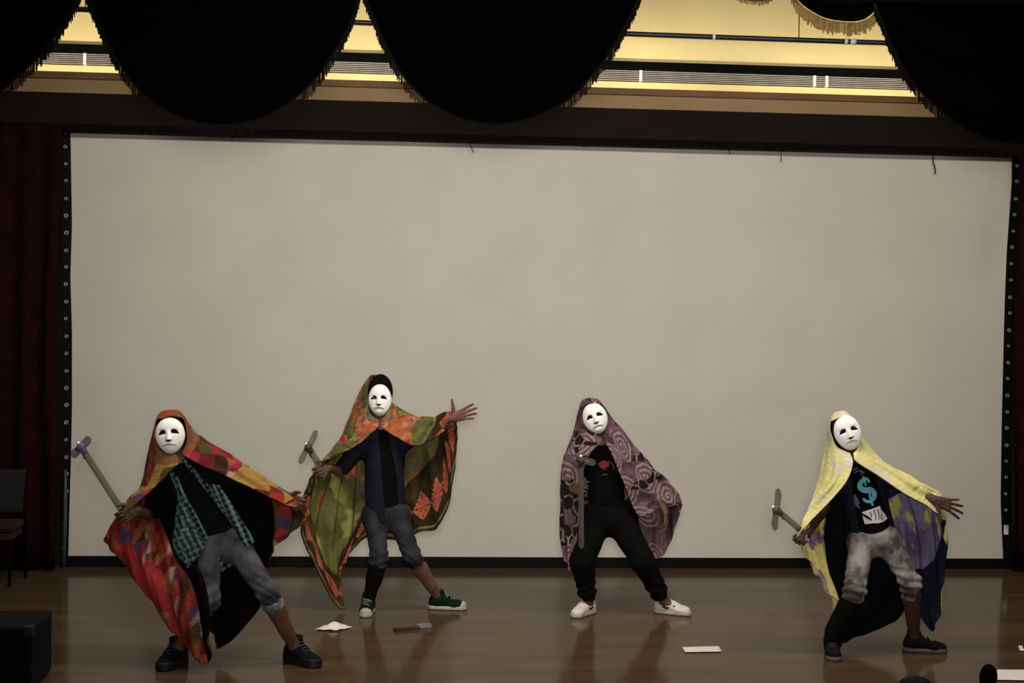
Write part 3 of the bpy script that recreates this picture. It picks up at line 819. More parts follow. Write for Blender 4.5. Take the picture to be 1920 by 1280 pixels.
# ---- shoes (built toe towards +x, then turned)
def shoe(root, name, pos, yaw, upper, sole, lace, length=0.275, high=False, cap=None, mark=None, sole_h=0.028, label=None, bulk=1.0):
    s = length/0.275
    cy, sy_ = math.cos(yaw), math.sin(yaw)
    def T(v):
        v = np.asarray(v, float).reshape(-1, 3)*bulk
        return np.stack([v[:, 0]*cy-v[:, 1]*sy_, v[:, 0]*sy_+v[:, 1]*cy, v[:, 2]], 1)+np.array([pos[0], pos[1], 0.0])
    top = 0.135 if high else 0.095
    def upper_field(grow=0.0, h=0.006):
        Fd = Field([(-0.14*s, -0.06, 0.0), (0.15*s, 0.06, 0.17)], 0.03, h)
        z = np.array([0, 0, 1.0])
        Fd.cap((-0.085*s, 0, 0.050), (0.0, 0, 0.052), 0.040+grow, 0.041+grow, 0.02)
        Fd.cap((-0.02*s, 0, 0.058), (0.095*s, 0.004, 0.030), 0.040+grow, 0.036+grow, 0.025, flat=z, fk=1.15)
        Fd.cap((0.05*s, -0.006, 0.032), (0.075*s, 0.014, 0.030), 0.040+grow, 0.036+grow, 0.02, flat=z, fk=1.3)
        Fd.cap((-0.068*s, 0, 0.05), (-0.060*s, 0, top), 0.041+grow, 0.042+grow, 0.03, cut_b=True)
        Fd.cut((0, 0, sole_h-0.006), (0, 0, -1))
        return Fd
    Fd = upper_field(); v, q = Fd.mesh()
    sh = mesh_obj(name, T(v), q, upper, root, True)
    if label: sh['label'] = label
    Fs = Field([(-0.15*s, -0.07, -0.01), (0.16*s, 0.07, 0.06)], 0.02, 0.005)
    sl, X, Y, Z = Fs.block(Fs.lo, Fs.lo+Fs.h*Fs.n)
    def c2(ax, ay, bx, by, ra, rb):
        bx_, by_ = bx-ax, by-ay; t = np.clip(((X-ax)*bx_+(Y-ay)*by_)/(bx_**2+by_**2), 0, 1)
        return np.hypot(X-ax-t*bx_, Y-ay-t*by_)-(ra+(rb-ra)*t)
    D = np.minimum(c2(-0.088*s, 0, 0.03*s, 0, 0.044, 0.043), c2(0.03*s, 0, 0.092*s, 0.006, 0.045, 0.044))
    Fs.F[...] = np.maximum(D, np.maximum(0.002-Z, Z-sole_h)).astype(np.float32)
    v, q = Fs.mesh(); mesh_obj('sole', T(v), q, sole, sh, True)
    if cap is not None:
        Fc = upper_field(0.0028, 0.005); Fc.cut((0.082*s, 0, 0), (-1, 0, 0.35)); v, q = Fc.mesh(); mesh_obj('toe_cap', T(v), q, cap, sh, True)
    n = 6 if high else 5
    for i in range(n):
        t = i/(n-1); x = (0.068-0.085*t)*s; z = 0.068+0.030*t if not high else 0.066+0.055*t
        if high: x = (0.068-0.098*t)*s
        hw = 0.020+0.004*t
        mb = MB(); pts = []
        for k in range(7):
            a = -1+2*k/6; pts.append((x+0.006*a*(1 if i % 2 else -1), hw*a*1.15, z-0.012*a*a))
        mb.tube(pts, 0.0036, 6); mb.v = [tuple(p) for p in T(mb.v)]; mb.build('lace', lace, sh, True)
    if mark is not None:
        for sg in (-1, 1):
            pts = [(-0.055, 0.052), (-0.030, 0.040), (-0.005, 0.044), (0.030, 0.062), (-0.005, 0.056), (-0.028, 0.054), (-0.042, 0.064)]
            bv = BVHTree.FromPolygons([tuple(x) for x in T(Fd.mesh()[0])], [tuple(map(int, f)) for f in Fd.mesh()[1]])
            out = []
            for x, z in pts:
                o = T([(x*s, sg*0.12, z)])[0]; dr = T([(x*s, 0, z)])[0]-o
                hit = bv.ray_cast(Vector(o), Vector(dr).normalized())
                out.append(np.array(hit[0])-unit(dr)*0.0025 if hit[0] is not None else T([(x*s, sg*0.042, z)])[0])
            mesh_obj('side_mark', out, [tuple(range(len(out)))], mark, sh)
    return T([(-0.062*s, 0, 0.10)])[0]

# ---- the figure under the cloak
def figure(spec):
    d = spec['d']; J = {k: P(p[0], p[1], d+p[2]) for k, p in spec['joints'].items()}
    base = np.array([*(0.5*(spec['foot_r'][:2]+spec['foot_l'][:2])), 0.0])
    sk = M[spec['skin']]
    # placeholder root, filled with the body mesh below
    ank = {}
    fwd = -fw.copy(); fwd[2] = 0; fwd = unit(fwd)
    for sd in 'rl':
        pos = spec['foot_'+sd]; yw = spec['yaw_'+sd]
        ank[sd] = np.array([pos[0]-0.062*math.cos(yw), pos[1]-0.062*math.sin(yw), 0.085])
    J['ank_r'], J['ank_l'] = ank['r'], ank['l']
    hd = J['head']; upH = unit(rotv(up, fw, -spec['roll']))
    allp = list(J.values())
    Fb = Field(allp+[hd+upH*0.15], 0.16, 0.0085)
    back = fw
    Fb.cap(hd+upH*0.030+fw*0.01, hd-upH*0.01, 0.070, 0.072, 0.03)
    Fb.cap(hd-upH*0.01-fw*0.02, hd-upH*0.075-fw*0.035, 0.066, 0.040, 0.03)
    Fb.cap(hd-fw*0.075+upH*0.0, hd-fw*0.085-upH*0.03, 0.012, 0.016, 0.02)
    for sg in (-1, 1): Fb.ball(hd+rt*sg*0.070-upH*0.01, (0.012, 0.022, 0.03), 0.012)
    Fb.cap(hd-upH*0.06+fw*0.01, J['neck'], 0.052, 0.056, 0.03)
    mid = (J['sh_r']+J['sh_l'])/2
    Fb.cap(J['sh_r'], J['sh_l'], 0.058, 0.058, 0.05)
    Fb.cap(mid, J['pelvis'], 0.118, 0.105, 0.06, flat=back, fk=1.3)
    Fb.cap(J['hip_r'], J['hip_l'], 0.070, 0.070, 0.05)
    for s_ in 'rl':
        Fb.cap(J['sh_'+s_], J['el_'+s_], 0.044, 0.034, 0.03)
        Fb.cap(J['el_'+s_], J['wr_'+s_], 0.035, 0.026, 0.02)
        Fb.cap(J['hip_'+s_], J['kn_'+s_], 0.064, 0.044, 0.03)
        k, a = J['kn_'+s_], J['ank_'+s_]
        calf = k+(a-k)*0.32+fw*0.018
        Fb.cap(k, a, 0.044, 0.034, 0.03)
        Fb.cap(k+(a-k)*0.14, calf, 0.040, 0.047, 0.03); Fb.cap(calf, k+(a-k)*0.72, 0.047, 0.034, 0.03)
        Fb.cap(a, a+np.array([0.10*math.cos(spec['yaw_'+s_]), 0.10*math.sin(spec['yaw_'+s_]), -0.045]), 0.030, 0.024, 0.03)
    parts = [Fb.mesh()]
    for s_ in 'rl':
        h = spec['hand_'+s_]; wv = J['wr_'+s_]
        parts.append(hand_mesh(wv, h['f'], h['n'], h['t'], h.get('curl', (0.2, 0.3, 0.3)), h.get('spread', 0.1), J['el_'+s_], h.get('td', (0.55, 0.85, 0.15)), h.get('tc', 0.25), h.get('sc', 1.0)))
    v, q = join(parts)
    body = mesh_obj('person', v, q, sk, None, True, origin=base)
    tag(body, spec['label'], 'person', 'masked performers on the stage')
    return body, J

def garment(root, name, J, prims, m, h=0.009, disp=None, cuts=(), label=None):
    pts = [p for pr in prims for p in (pr['a'], pr['b'])]
    R = max(max(pr['ra'], pr['rb']) for pr in prims)
    Fd = Field(pts, R+0.05, h)
    for pr in prims: Fd.cap(**pr)
    if disp: Fd.displace(disp)
    for p, n in cuts: Fd.cut(p, n)
    v, q = Fd.mesh()
    o = mesh_obj(name, v, q, m, root, True)
    if label: o['label'] = label
    return o, (v, q)
def C_(a, b, ra, rb, k=0.03, **kw): return dict(a=a, b=b, ra=ra, rb=rb, k=k, **kw)
def lerp(a, b, t): return a+(b-a)*t
def torso_prims(J, g=0.0, sleeve=0.5, down=0.06):
    mid = (J['sh_r']+J['sh_l'])/2; ax = unit(J['pelvis']-mid)
    pr = [C_(J['sh_r'], J['sh_l'], 0.058+g, 0.058+g, 0.06), C_(mid, J['pelvis']+ax*down, 0.124+g, 0.120+g, 0.07, flat=fw, fk=1.25, cut_b=True),
          C_(lerp(mid, J['neck'], 0.2), J['neck'], 0.085, 0.062, 0.04, cut_b=True)]
    for s_ in 'rl': pr.append(C_(J['sh_'+s_], lerp(J['sh_'+s_], J['el_'+s_], sleeve), 0.052+g*0.6, 0.043+g*0.6, 0.04, cut_b=True))
    return pr
def leg_prims(J, hip=0.094, thigh=0.092, knee=0.068, hem_r=0.45, hem_l=0.45, hem=0.064):
    pr = [C_(J['hip_r'], J['hip_l'], hip+0.012, hip+0.012, 0.06), C_(J['pelvis'], (J['hip_r']+J['hip_l'])/2, min(0.112, hip+0.036), min(0.105, hip+0.03), 0.05, flat=fw, fk=1.1)]
    for s_, hm in (('r', hem_r), ('l', hem_l)):
        pr.append(C_(J['hip_'+s_], J['kn_'+s_], thigh, knee, 0.05))
        pr.append(C_(J['kn_'+s_], lerp(J['kn_'+s_], J['ank_'+s_], hm), knee, hem, 0.03, cut_b=True))
    return pr
def folds_at(c, r, amp, freq, axis):
    axis = unit(axis)
    def fn(X, Y, Z):
        D2 = (X-c[0])**2+(Y-c[1])**2+(Z-c[2])**2
        t = X*axis[0]+Y*axis[1]+Z*axis[2]
        return amp*np.exp(-D2/(r*r))*np.sin(freq*t+6*np.sin(9*X+7*Y))
    return fn
def add_disp(*fs):
    return lambda X, Y, Z: sum(f(X, Y, Z) for f in fs)
def soft_wrinkle(amp, seed):
    r = np.random.default_rng(seed); ks = [(unit(r.normal(size=3))*r.uniform(18, 45), r.uniform(0, 6.28)) for _ in range(6)]
    return lambda X, Y, Z: amp*sum(np.sin(k[0]*X+k[1]*Y+k[2]*Z+p) for k, p in ks)/3

# ---- the toy cross-hilt sword each one holds
def sword(name_label, top, grip_end, cross_dir, cross_len, blade_w, wrap_col, group='toy swords held by the performers', stub=0.035, sil=True):
    top = np.asarray(top); e = np.asarray(grip_end); ax = unit(e-top); cd = unit(np.asarray(cross_dir)); nn = unit(np.cross(ax, cd))
    r = empty('toy_sword', tuple(e)); tag(r, name_label, 'toy sword', group)
    L = np.linalg.norm(e-top)
    bv = []; bf = []
    # flat blade with a ridge
    for t in (0.02, 0.97):
        p = top+ax*L*t
        for a, b in ((-1, 0), (0, 1), (1, 0), (0, -1)): bv.append(p+cd*blade_w*a+nn*0.007*b)
    bv.append(e)
    bf = [(0, 1, 5, 4), (1, 2, 6, 5), (2, 3, 7, 6), (3, 0, 4, 7), (0, 3, 2, 1), (4, 5, 8), (5, 6, 8), (6, 7, 8), (7, 4, 8)]
    mesh_obj('blade', bv, bf, M['blade'], r)
    for sg in (-1, 1):
        v = []
        for t, wdt in ((0.10, 0.020), (0.80, 0.024), (1.0, 0.008)):
            p = top+cd*sg*cross_len*t
            for a, b in ((-1, -1), (1, -1), (1, 1), (-1, 1)): v.append(p+ax*wdt*a+nn*0.006*b)
        f = []
        for k in range(2):
            for j in range(4): f.append((4*k+j, 4*k+(j+1) % 4, 4*k+4+(j+1) % 4, 4*k+4+j))
        f += [(3, 2, 1, 0), (8, 9, 10, 11)]
        cg = mesh_obj('crossguard', v, f, M['blade'], r)
        if sil:
            mb = MB(); mb.obox(top+cd*sg*cross_len*0.34-nn*0.008, cd, ax, nn, cross_len*0.2, 0.006, 0.003); mb.build('foil_strip', M['foil'], cg)
    mb = MB(); mb.tube([top-cd*0.028, top, top+cd*0.028], [0.018, 0.027, 0.018], 10); mb.tube([top+ax*0.045, top, top-ax*0.012], [0.014, 0.025, 0.016], 10)
    mb.tube([top+ax*0.02, top+ax*0.06-cd*0.022], [0.010, 0.004], 6)
    mb.build('tape_wrap', wrap_col, r, True)
    mb = MB(); mb.tube([top-ax*0.01, top-ax*stub], [0.011, 0.008], 8); mb.build('pommel', M['foil'], r, True)
    return r
def clear_plastic(name, col, through):
    m = mat(name, col, 0.55, spec=0.2, noise=0.2, nscale=20); nt = m.node_tree
    t = nt.nodes.new('ShaderNodeBsdfTransparent'); x = nt.nodes.new('ShaderNodeMixShader'); x.inputs[0].default_value = through
    out = nt.nodes['Material Output']; b = nt.nodes['Principled BSDF']
    nt.links.new(b.outputs[0], x.inputs[1]); nt.links.new(t.outputs[0], x.inputs[2]); nt.links.new(x.outputs[0], out.inputs[0])
    return m
M['blade'] = clear_plastic('clear_grey_plastic', srgb(96, 94, 84), 0.4)
M['foil'] = mat('white_foil', (0.85, 0.85, 0.84), 0.25, metal=0.2, spec=0.6)
M['tape_purple'] = mat('purple_tape', srgb(98, 86, 128), 0.5, noise=0.2)
M['tape_grey'] = mat('dark_grey_tape', srgb(70, 62, 66), 0.5, noise=0.2)
M['tape_brown'] = mat('grey_brown_tape', srgb(92, 80, 74), 0.5, noise=0.2)

# ------------------------------------------------------------------ cloth patterns
def hash2(i, j, seed):
    h = np.sin(i*127.1+j*311.7+seed*74.7)*43758.5453
    return h-np.floor(h)
def pick(pal, r):
    pal = np.array([srgb(*c) for c in pal]); return pal[np.minimum((r*len(pal)).astype(int), len(pal)-1)]
def mixc(A, c, w): return A*(1-w[..., None])+np.array(c)*w[..., None]

PAL1 = [(186, 34, 30), (178, 30, 30), (126, 24, 24), (214, 164, 150), (188, 88, 44), (190, 150, 52), (96, 84, 42), (80, 38, 30), (92, 66, 112), (200, 52, 44), (150, 28, 28), (112, 28, 26)]
def pat1(u, v, U, V):
    a = 0.35; X = U*math.cos(a)+V*math.sin(a); Y = -U*math.sin(a)+V*math.cos(a); c = 0.085
    i, j = np.floor(X/c), np.floor(Y/c); fx, fy = X/c-i, Y/c-j
    tri = hash2(i, j, 3) > 0.45; up_ = (fx+fy > 1) & tri
    col = pick(PAL1, hash2(i+7*up_, j+3*up_, 1))
    line = ((np.abs(fx-0.5) > 0.46) | (np.abs(fy-0.5) > 0.46)); col = mixc(col, srgb(120, 70, 50), 0.6*line)
    hood = (v < 0.16); col = np.where(hood[..., None], np.where((hash2(np.floor(u*26), 0*u, 5) > 0.5)[..., None], np.array(srgb(188, 62, 36)), np.array(srgb(150, 96, 50))), col)
    red = (v > 0.78) & (u < 0.30) & (hash2(i, j, 9) > 0.16); col = np.where(red[..., None], np.array(srgb(184, 26, 30)), col)
    must = (u > 0.80) & (v > 0.42) & (v < 0.75) & (hash2(i, j, 11) > 0.4); col = np.where(must[..., None], np.array(srgb(200, 146, 44)), col)
    return col
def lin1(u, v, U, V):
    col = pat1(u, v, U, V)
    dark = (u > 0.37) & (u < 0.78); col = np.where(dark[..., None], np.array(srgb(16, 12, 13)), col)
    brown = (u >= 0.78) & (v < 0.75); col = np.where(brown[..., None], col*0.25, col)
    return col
def pat2(u, v, U, V):
    n1 = fbm(u*4, v*3, 21); n2 = fbm(u*7+3, v*5, 22); n3 = fbm(u*9, v*7+2, 23)
    col = mixc(np.zeros(u.shape+(3,))+np.array(srgb(128, 122, 54)), srgb(92, 92, 40), np.clip(n3*0.7+0.4, 0, 1))
    col = mixc(col, srgb(164, 158, 70), np.clip((n2-0.45)*4, 0, 1))
    flo = np.clip(((0.30-np.abs(v-0.20))*1.4+n1*0.5-0.16)*6, 0, 1); col = mixc(col, srgb(204, 98, 44), flo)
    col = mixc(col, srgb(222, 142, 84), flo*np.clip((n3-0.25)*5, 0, 1)); col = mixc(col, srgb(160, 58, 30), flo*np.clip((-n3-0.45)*5, 0, 1))
    col = mixc(col, srgb(92, 104, 122), np.clip((fbm(u*6, v*6, 29)-0.75)*7, 0, 1)*(v < 0.6))
    Vh = V[:, -1:]-V; rw = u > 0.62; b = np.where(rw, v > 0.60, (Vh < 0.27) & (v > 0.45))
    col = np.where(b[..., None], mixc(np.zeros(u.shape+(3,))+np.array(srgb(62, 46, 28)), srgb(84, 66, 36), np.clip(n2, 0, 1)), col)
    c = np.where(rw, 0.15, 0.125); i = np.floor(U/c); fx = U/c-i-0.5; fy = np.where(rw, (v-0.775)/0.19, (Vh-0.145)/0.155)
    dm = np.abs(fx)*2+np.abs(fy)*2 < 0.98; th = np.arctan2(fy, fx*1.0); rr = np.hypot(fx, fy)*2
    pet = (np.abs(np.sin(4*th)) < 0.30) & (rr < 0.8) & (rr > 0.12)
    dcol = np.where(pet[..., None], np.array(srgb(112, 40, 26)), np.array(srgb(204, 88, 52)))
    dcol = mixc(dcol, srgb(226, 130, 92), (np.abs(np.abs(fx)*2+np.abs(fy)*2-0.90) < 0.06)*0.7)
    col = np.where((b & dm)[..., None], dcol, col)
    pipe = np.where(rw, np.abs(v-0.955) < 0.013, np.abs(Vh-0.035) < 0.011); col = np.where(pipe[..., None], np.array(srgb(136, 124, 62)), col)
    return col
def pat3(u, v, U, V):
    n = fbm(u*5, v*4, 31); n2 = fbm(u*9, v*9, 33)
    col = mixc(np.zeros(u.shape+(3,))+np.array(srgb(136, 102, 112)), srgb(86, 56, 70), np.clip(n*0.9+0.45, 0, 1))
    col = mixc(col, srgb(176, 142, 146), np.clip((n2-0.6)*3, 0, 1)*0.7)
    # broken net of pale cells on dark ground
    c = 0.105; qx, qy = U/c, V/c; ds = []
    for ox, oy in ((0, 0), (0.5, 0.866)):
        bx = np.round(qx-ox); by = np.round((qy-oy)/1.732)
        for ex in (-1, 0, 1):
            for ey in (-1, 0, 1): ds.append(np.hypot(qx-ox-bx-ex, qy-oy-(by+ey)*1.732))
    ds = np.sort(np.stack(ds), axis=0); edge = ds[1]-ds[0]
    z = fbm(u*2.2+1.3, v*2.2, 37)
    dark = z > 0.40; col = np.where(dark[..., None], np.array(srgb(48, 34, 34)), col)
    col = np.where((dark & (edge < 0.10))[..., None], np.array(srgb(176, 150, 140)), col)
    # swirls
    g = 0.27; i = np.floor(U/g); j = np.floor(V/g)
    for di in (-1, 0, 1):
        for dj in (-1, 0, 1):
            cx = (i+di+0.5+0.3*(hash2(i+di, j+dj, 41)-.5))*g; cy = (j+dj+0.5+0.3*(hash2(i+di, j+dj, 43)-.5))*g
            R = np.hypot(U-cx, V-cy); T = np.arctan2(V-cy, U-cx)
            on = (R < 0.115) & (hash2(i+di, j+dj, 47) > 0.40) & ~dark
            sp = np.sin(R/0.036*6.283+T)
            scol = np.where((sp > 0.15)[..., None], np.array(srgb(184, 152, 156)), np.array(srgb(124, 84, 98)))
            col = np.where(on[..., None], scol, col)
    return col
def pat4(u, v, U, V):
    n = fbm(u*4, v*3, 51); n2 = fbm(u*8, v*6, 53)
    col = mixc(np.zeros(u.shape+(3,))+np.array(srgb(244, 232, 140)), srgb(228, 212, 112), np.clip(n2*.4+.2, 0, 1))
    col = mixc(col, srgb(232, 218, 206), np.clip((n-0.55)*4, 0, 1))
    hood = np.clip((0.15-v)*20, 0, 1)*np.clip((0.55-u)*10, 0, 1); col = mixc(col, srgb(198, 190, 160), hood*0.6)
    col = mixc(col, srgb(226, 216, 212), ((u > 0.78) & (np.abs(v-0.80) < 0.035))*1.0)
    return col
def lin4(u, v, U, V):
    n = fbm(u*5, v*4, 55); n2 = fbm(u*7, v*5, 57)
    lav = mixc(np.zeros(u.shape+(3,))+np.array(srgb(132, 122, 168)), srgb(112, 84, 134), np.clip(n, 0, 1))
    lav = mixc(lav, srgb(206, 196, 96), np.clip((n2-0.25)*4, 0, 1))
    col = lav
    left = (u < 0.22) | ((u < 0.34) & (v > 0.5)); yel = mixc(np.zeros(u.shape+(3,))+np.array(srgb(220, 204, 110)), srgb(132, 96, 140), np.clip((n2-0.1)*4, 0, 1))
    col = np.where(left[..., None], yel, col)
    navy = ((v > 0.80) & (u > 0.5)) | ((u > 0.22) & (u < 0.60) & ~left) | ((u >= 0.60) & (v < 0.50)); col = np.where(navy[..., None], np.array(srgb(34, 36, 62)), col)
    col = np.where(((u > 0.34) & (u < 0.64))[..., None], np.array(srgb(16, 15, 24)), col)  # near-black middle puts the shadow inside the cloak into the lining colour
    return col

# ------------------------------------------------------------------ prints on shirts
def caster(vq):
    v, q = vq
    return BVHTree.FromPolygons([tuple(map(float, p)) for p in v], [tuple(map(int, f)) for f in q])
def on_shirt(bv, px, py, lift=0.004, dflt=9.0):
    r = unit(ray(px, py)); h = bv.ray_cast(Vector(CAM), Vector(r))
    p = np.array(h[0]) if h[0] is not None else CAM+r*dflt
    return p-r*lift
def blob_print(name, bv, outline, m, parent, lift=0.004, dflt=9.0):
    o2 = np.array(outline, float); c = o2.mean(0); n = len(o2)
    pts = [c]+[c+(p-c)*0.5 for p in o2]+list(o2)
    W = [on_shirt(bv, p[0], p[1], lift, dflt) for p in pts]
    f = [(0, 1+(k+1) % n, 1+k) for k in range(n)]+[(1+k, 1+(k+1) % n, 1+n+(k+1) % n, 1+n+k) for k in range(n)]
    return mesh_obj(name, W, f, m, parent)
def stroke_print(name, bv, line, w, m, parent, lift=0.005, dflt=9.0):
    L = np.array(line, float); t = np.linspace(0, len(L)-1, max(8, 5*len(L)))
    A = crom(L, len(t)); T = np.gradient(A, axis=0); T /= np.linalg.norm(T, axis=1, keepdims=True)+1e-9; N = np.stack([-T[:, 1], T[:, 0]], 1)
    ws = np.interp(np.linspace(0, 1, len(t)), np.linspace(0, 1, len(w)), w) if isinstance(w, (list, tuple)) else np.full(len(t), w)
    pts = []
    for k in range(len(t)):
        pts += [on_shirt(bv, *(A[k]+N[k]*ws[k]/2), lift, dflt), on_shirt(bv, *(A[k]-N[k]*ws[k]/2), lift, dflt)]
    return mesh_obj(name, pts, [(2*k, 2*k+1, 2*k+3, 2*k+2) for k in range(len(t)-1)], m, parent)
M['print_cyan'] = mat('print_cyan', srgb(104, 186, 206), 0.8, noise=0.25, nscale=30)
M['print_grey'] = mat('print_grey_blue', srgb(86, 104, 116), 0.8, noise=0.3, nscale=40)
M['print_white'] = mat('print_white', srgb(214, 210, 204), 0.8, noise=0.15, nscale=30)
M['print_blue'] = mat('print_slate_blue', srgb(92, 108, 140), 0.8, noise=0.2, nscale=30)
M['print_red'] = mat('print_red', srgb(150, 36, 40), 0.8, noise=0.3, nscale=40)
M['print_green'] = mat('print_green', srgb(78, 92, 44), 0.8, noise=0.3, nscale=40)

Rt, Up, Fw = rt, up, fw
OFFH = 0.085
def head_joint(px, py): return (px, py, 0.0)

# ================================================================== performer with the red patchwork cloak
f_r, f_l = G(321, 1250), G(565, 1246)
d = depth((f_r+f_l)/2)
sp1 = dict(d=d, foot_r=f_r, foot_l=f_l, yaw_r=math.radians(-108), yaw_l=math.radians(-52), skin='skin_a', roll=0.09,
  label='person in a red patchwork cloak over a plaid shirt, crouching wide at the left',
  joints=dict(head=(321, 812, 0.0), neck=(337, 866, 0.03), pelvis=(416, 1008, 0.06), sh_r=(306, 900, 0.05), sh_l=(390, 888, 0.07),
              el_r=(283, 966, 0.08), wr_r=(256, 956, -0.13), el_l=(468, 893, 0.05), wr_l=(538, 931, 0.02),
              hip_r=(394, 1020, 0.06), hip_l=(440, 1018, 0.06), kn_r=(392, 1126, -0.10), kn_l=(502, 1112, -0.10)),
  hand_r=dict(f=-0.85*Rt-0.45*Up-0.25*Fw, n=-Fw, t=-0.5*Rt+0.85*Up, curl=(1.2, 1.3, 0.8), spread=0.0, td=(0.4, 0.8, 0.7), tc=0.5),
  hand_l=dict(f=0.9*Rt-0.42*Up-0.3*Fw, n=-Fw, t=Up*0.9+0.4*Rt, curl=(0.7, 1.1, 0.6), spread=0.06, td=(0.6, 0.6, 0.6)))
B1, J = figure(sp1)
bl = unit(J['pelvis']-(J['sh_r']+J['sh_l'])/2)
garment(B1, 't_shirt', J, torso_prims(J, 0.0, 0.95, 0.035), M['tee_black'], disp=soft_wrinkle(0.003, 3))
pr = leg_prims(J, hip=0.072, hem_r=0.40, hem_l=0.16, thigh=0.077, knee=0.059, hem=0.058)
garment(B1, 'jeans', J, pr, M['denim_mid'], disp=add_disp(soft_wrinkle(0.003, 5), folds_at(J['kn_l'], 0.11, 0.007, 140, (0.3, 0, 1)), folds_at(J['kn_r'], 0.11, 0.006, 120, (0.2, 0, 1))),
        cuts=[(J['pelvis']-bl*0.05, -bl)])
# turned-up pale cuff at the knee
a = lerp(J['kn_l'], J['ank_l'], 0.10); b = lerp(J['kn_l'], J['ank_l'], 0.24)
garment(B1, 'jeans_cuff', J, [C_(a, b, 0.064, 0.064, 0.01, cut_a=True, cut_b=True)], mat('pale_denim_cuff', srgb(136, 136, 132), 0.9, noise=0.4, nscale=22, col2=srgb(70, 74, 80)), h=0.007)
def plaid(o):
    c = coords(o); x = c[:, 0]; z = c[:, 2]; s = 0.034
    # woven check running along the body
    a = 0.45; p = x*math.cos(a)+z*math.sin(a); q_ = -x*math.sin(a)+z*math.cos(a)
    ha = np.mod(p/s, 1) < 0.5; hb = np.mod(q_/s, 1) < 0.5
    col = np.where((ha & hb)[:, None], np.array(srgb(16, 26, 28)), np.where((ha ^ hb)[:, None], np.array(srgb(34, 62, 60)), np.array(srgb(58, 92, 86))))
    wl = (np.abs(np.mod(p/s, 1)-0.75) < 0.06) | (np.abs(np.mod(q_/s, 1)-0.75) < 0.06); col = np.where(wl[:, None], np.array(srgb(104, 112, 106)), col)
    paint(o, 'Pattern', col)
def open_shirt(root, name, J, g, down, m, a, b, ra, rb, sleeve=0.5, h=0.008, seed=1, label=None):
    prims = torso_prims(J, g, sleeve, down); pts = [p for p_ in prims for p in (p_['a'], p_['b'])]
    Fd = Field(pts, 0.24, h)
    for p_ in prims: Fd.cap(**p_)
    Fd.displace(soft_wrinkle(0.004, seed))
    Fc = Field(pts, 0.24, h); Fc.cap(a, b, ra, rb, 0.01, flat=fw, fk=0.22)
    Fd.F = np.maximum(Fd.F, -Fc.F)
    v, q = Fd.mesh(); o = mesh_obj(name, v, q, m, root, True)
    if label: o['label'] = label
    return o, (v, q)
mid = (J['sh_r']+J['sh_l'])/2
pl, _ = open_shirt(B1, 'plaid_shirt', J, 0.016, 0.17, M['painted'], lerp(J['neck'], mid, 0.2)-fw*0.2, J['pelvis']+bl*0.3-fw*0.2+rt*0.05, 0.046, 0.105, sleeve=0.2, seed=4, label='teal plaid shirt worn open')
plaid(pl)
open_shirt(B1, 'jacket', J, 0.026, 0.03, M['tee_black'], lerp(J['neck'], mid, 0.2)-fw*0.2, J['pelvis']+bl*0.3-fw*0.2+rt*0.03, 0.062, 0.20, sleeve=0.95, seed=6, label='black jacket worn open')
def flap(left, right, off0, off1):
    A = crom(np.array([P(120+x/2.416, 740+y/2.416, d+off0+(off1-off0)*i/(len(left)-1)) for i, (x, y) in enumerate(left)]), 40)
    B = crom(np.array([P(120+x/2.416, 740+y/2.416, d+off0+(off1-off0)*i/(len(right)-1)) for i, (x, y) in enumerate(right)]), 40)
    n = 22; vs = []
    for i in range(40):
        for k in range(n):
            t = k/(n-1); vs.append(A[i]*(1-t)+B[i]*t-fw*(0.012*math.sin(math.pi*t)+0.008*math.sin(9*t+0.2*i)))
    Q = np.array([(i*n+k, (i+1)*n+k, (i+1)*n+k+1, i*n+k+1) for i in range(39) for k in range(n-1)])
    o = mesh_obj('front_panel', vs, Q, M['painted'], pl, True); plaid(o)
    sd = o.modifiers.new('thickness', 'SOLIDIFY'); sd.thickness = 0.004
flap([(508, 370), (515, 470), (500, 590), (492, 690), (560, 782)], [(516, 370), (552, 470), (580, 570), (640, 690), (566, 784)], -0.11, -0.13)
flap([(664, 405), (700, 480), (740, 560), (790, 640), (828, 692)], [(700, 405), (750, 480), (800, 560), (842, 620), (866, 664)], -0.09, -0.12)
shoe(B1, 'shoe', f_r+np.array([0, 0.02, 0]), sp1['yaw_r'], M['shoe_black'], M['sole_dark'], M['lace_dark'], 0.28, high=True, sole_h=0.045, bulk=1.14)
shoe(B1, 'shoe', f_l+np.array([0, 0.02, 0]), sp1['yaw_l'], M['shoe_black'], M['sole_dark'], M['lace_dark'], 0.28, high=True, sole_h=0.045, bulk=1.14)
mask_parts(B1, P(320, 816, d-0.035), 0.09, 0.0, 0.06, 0.176, 0.212)
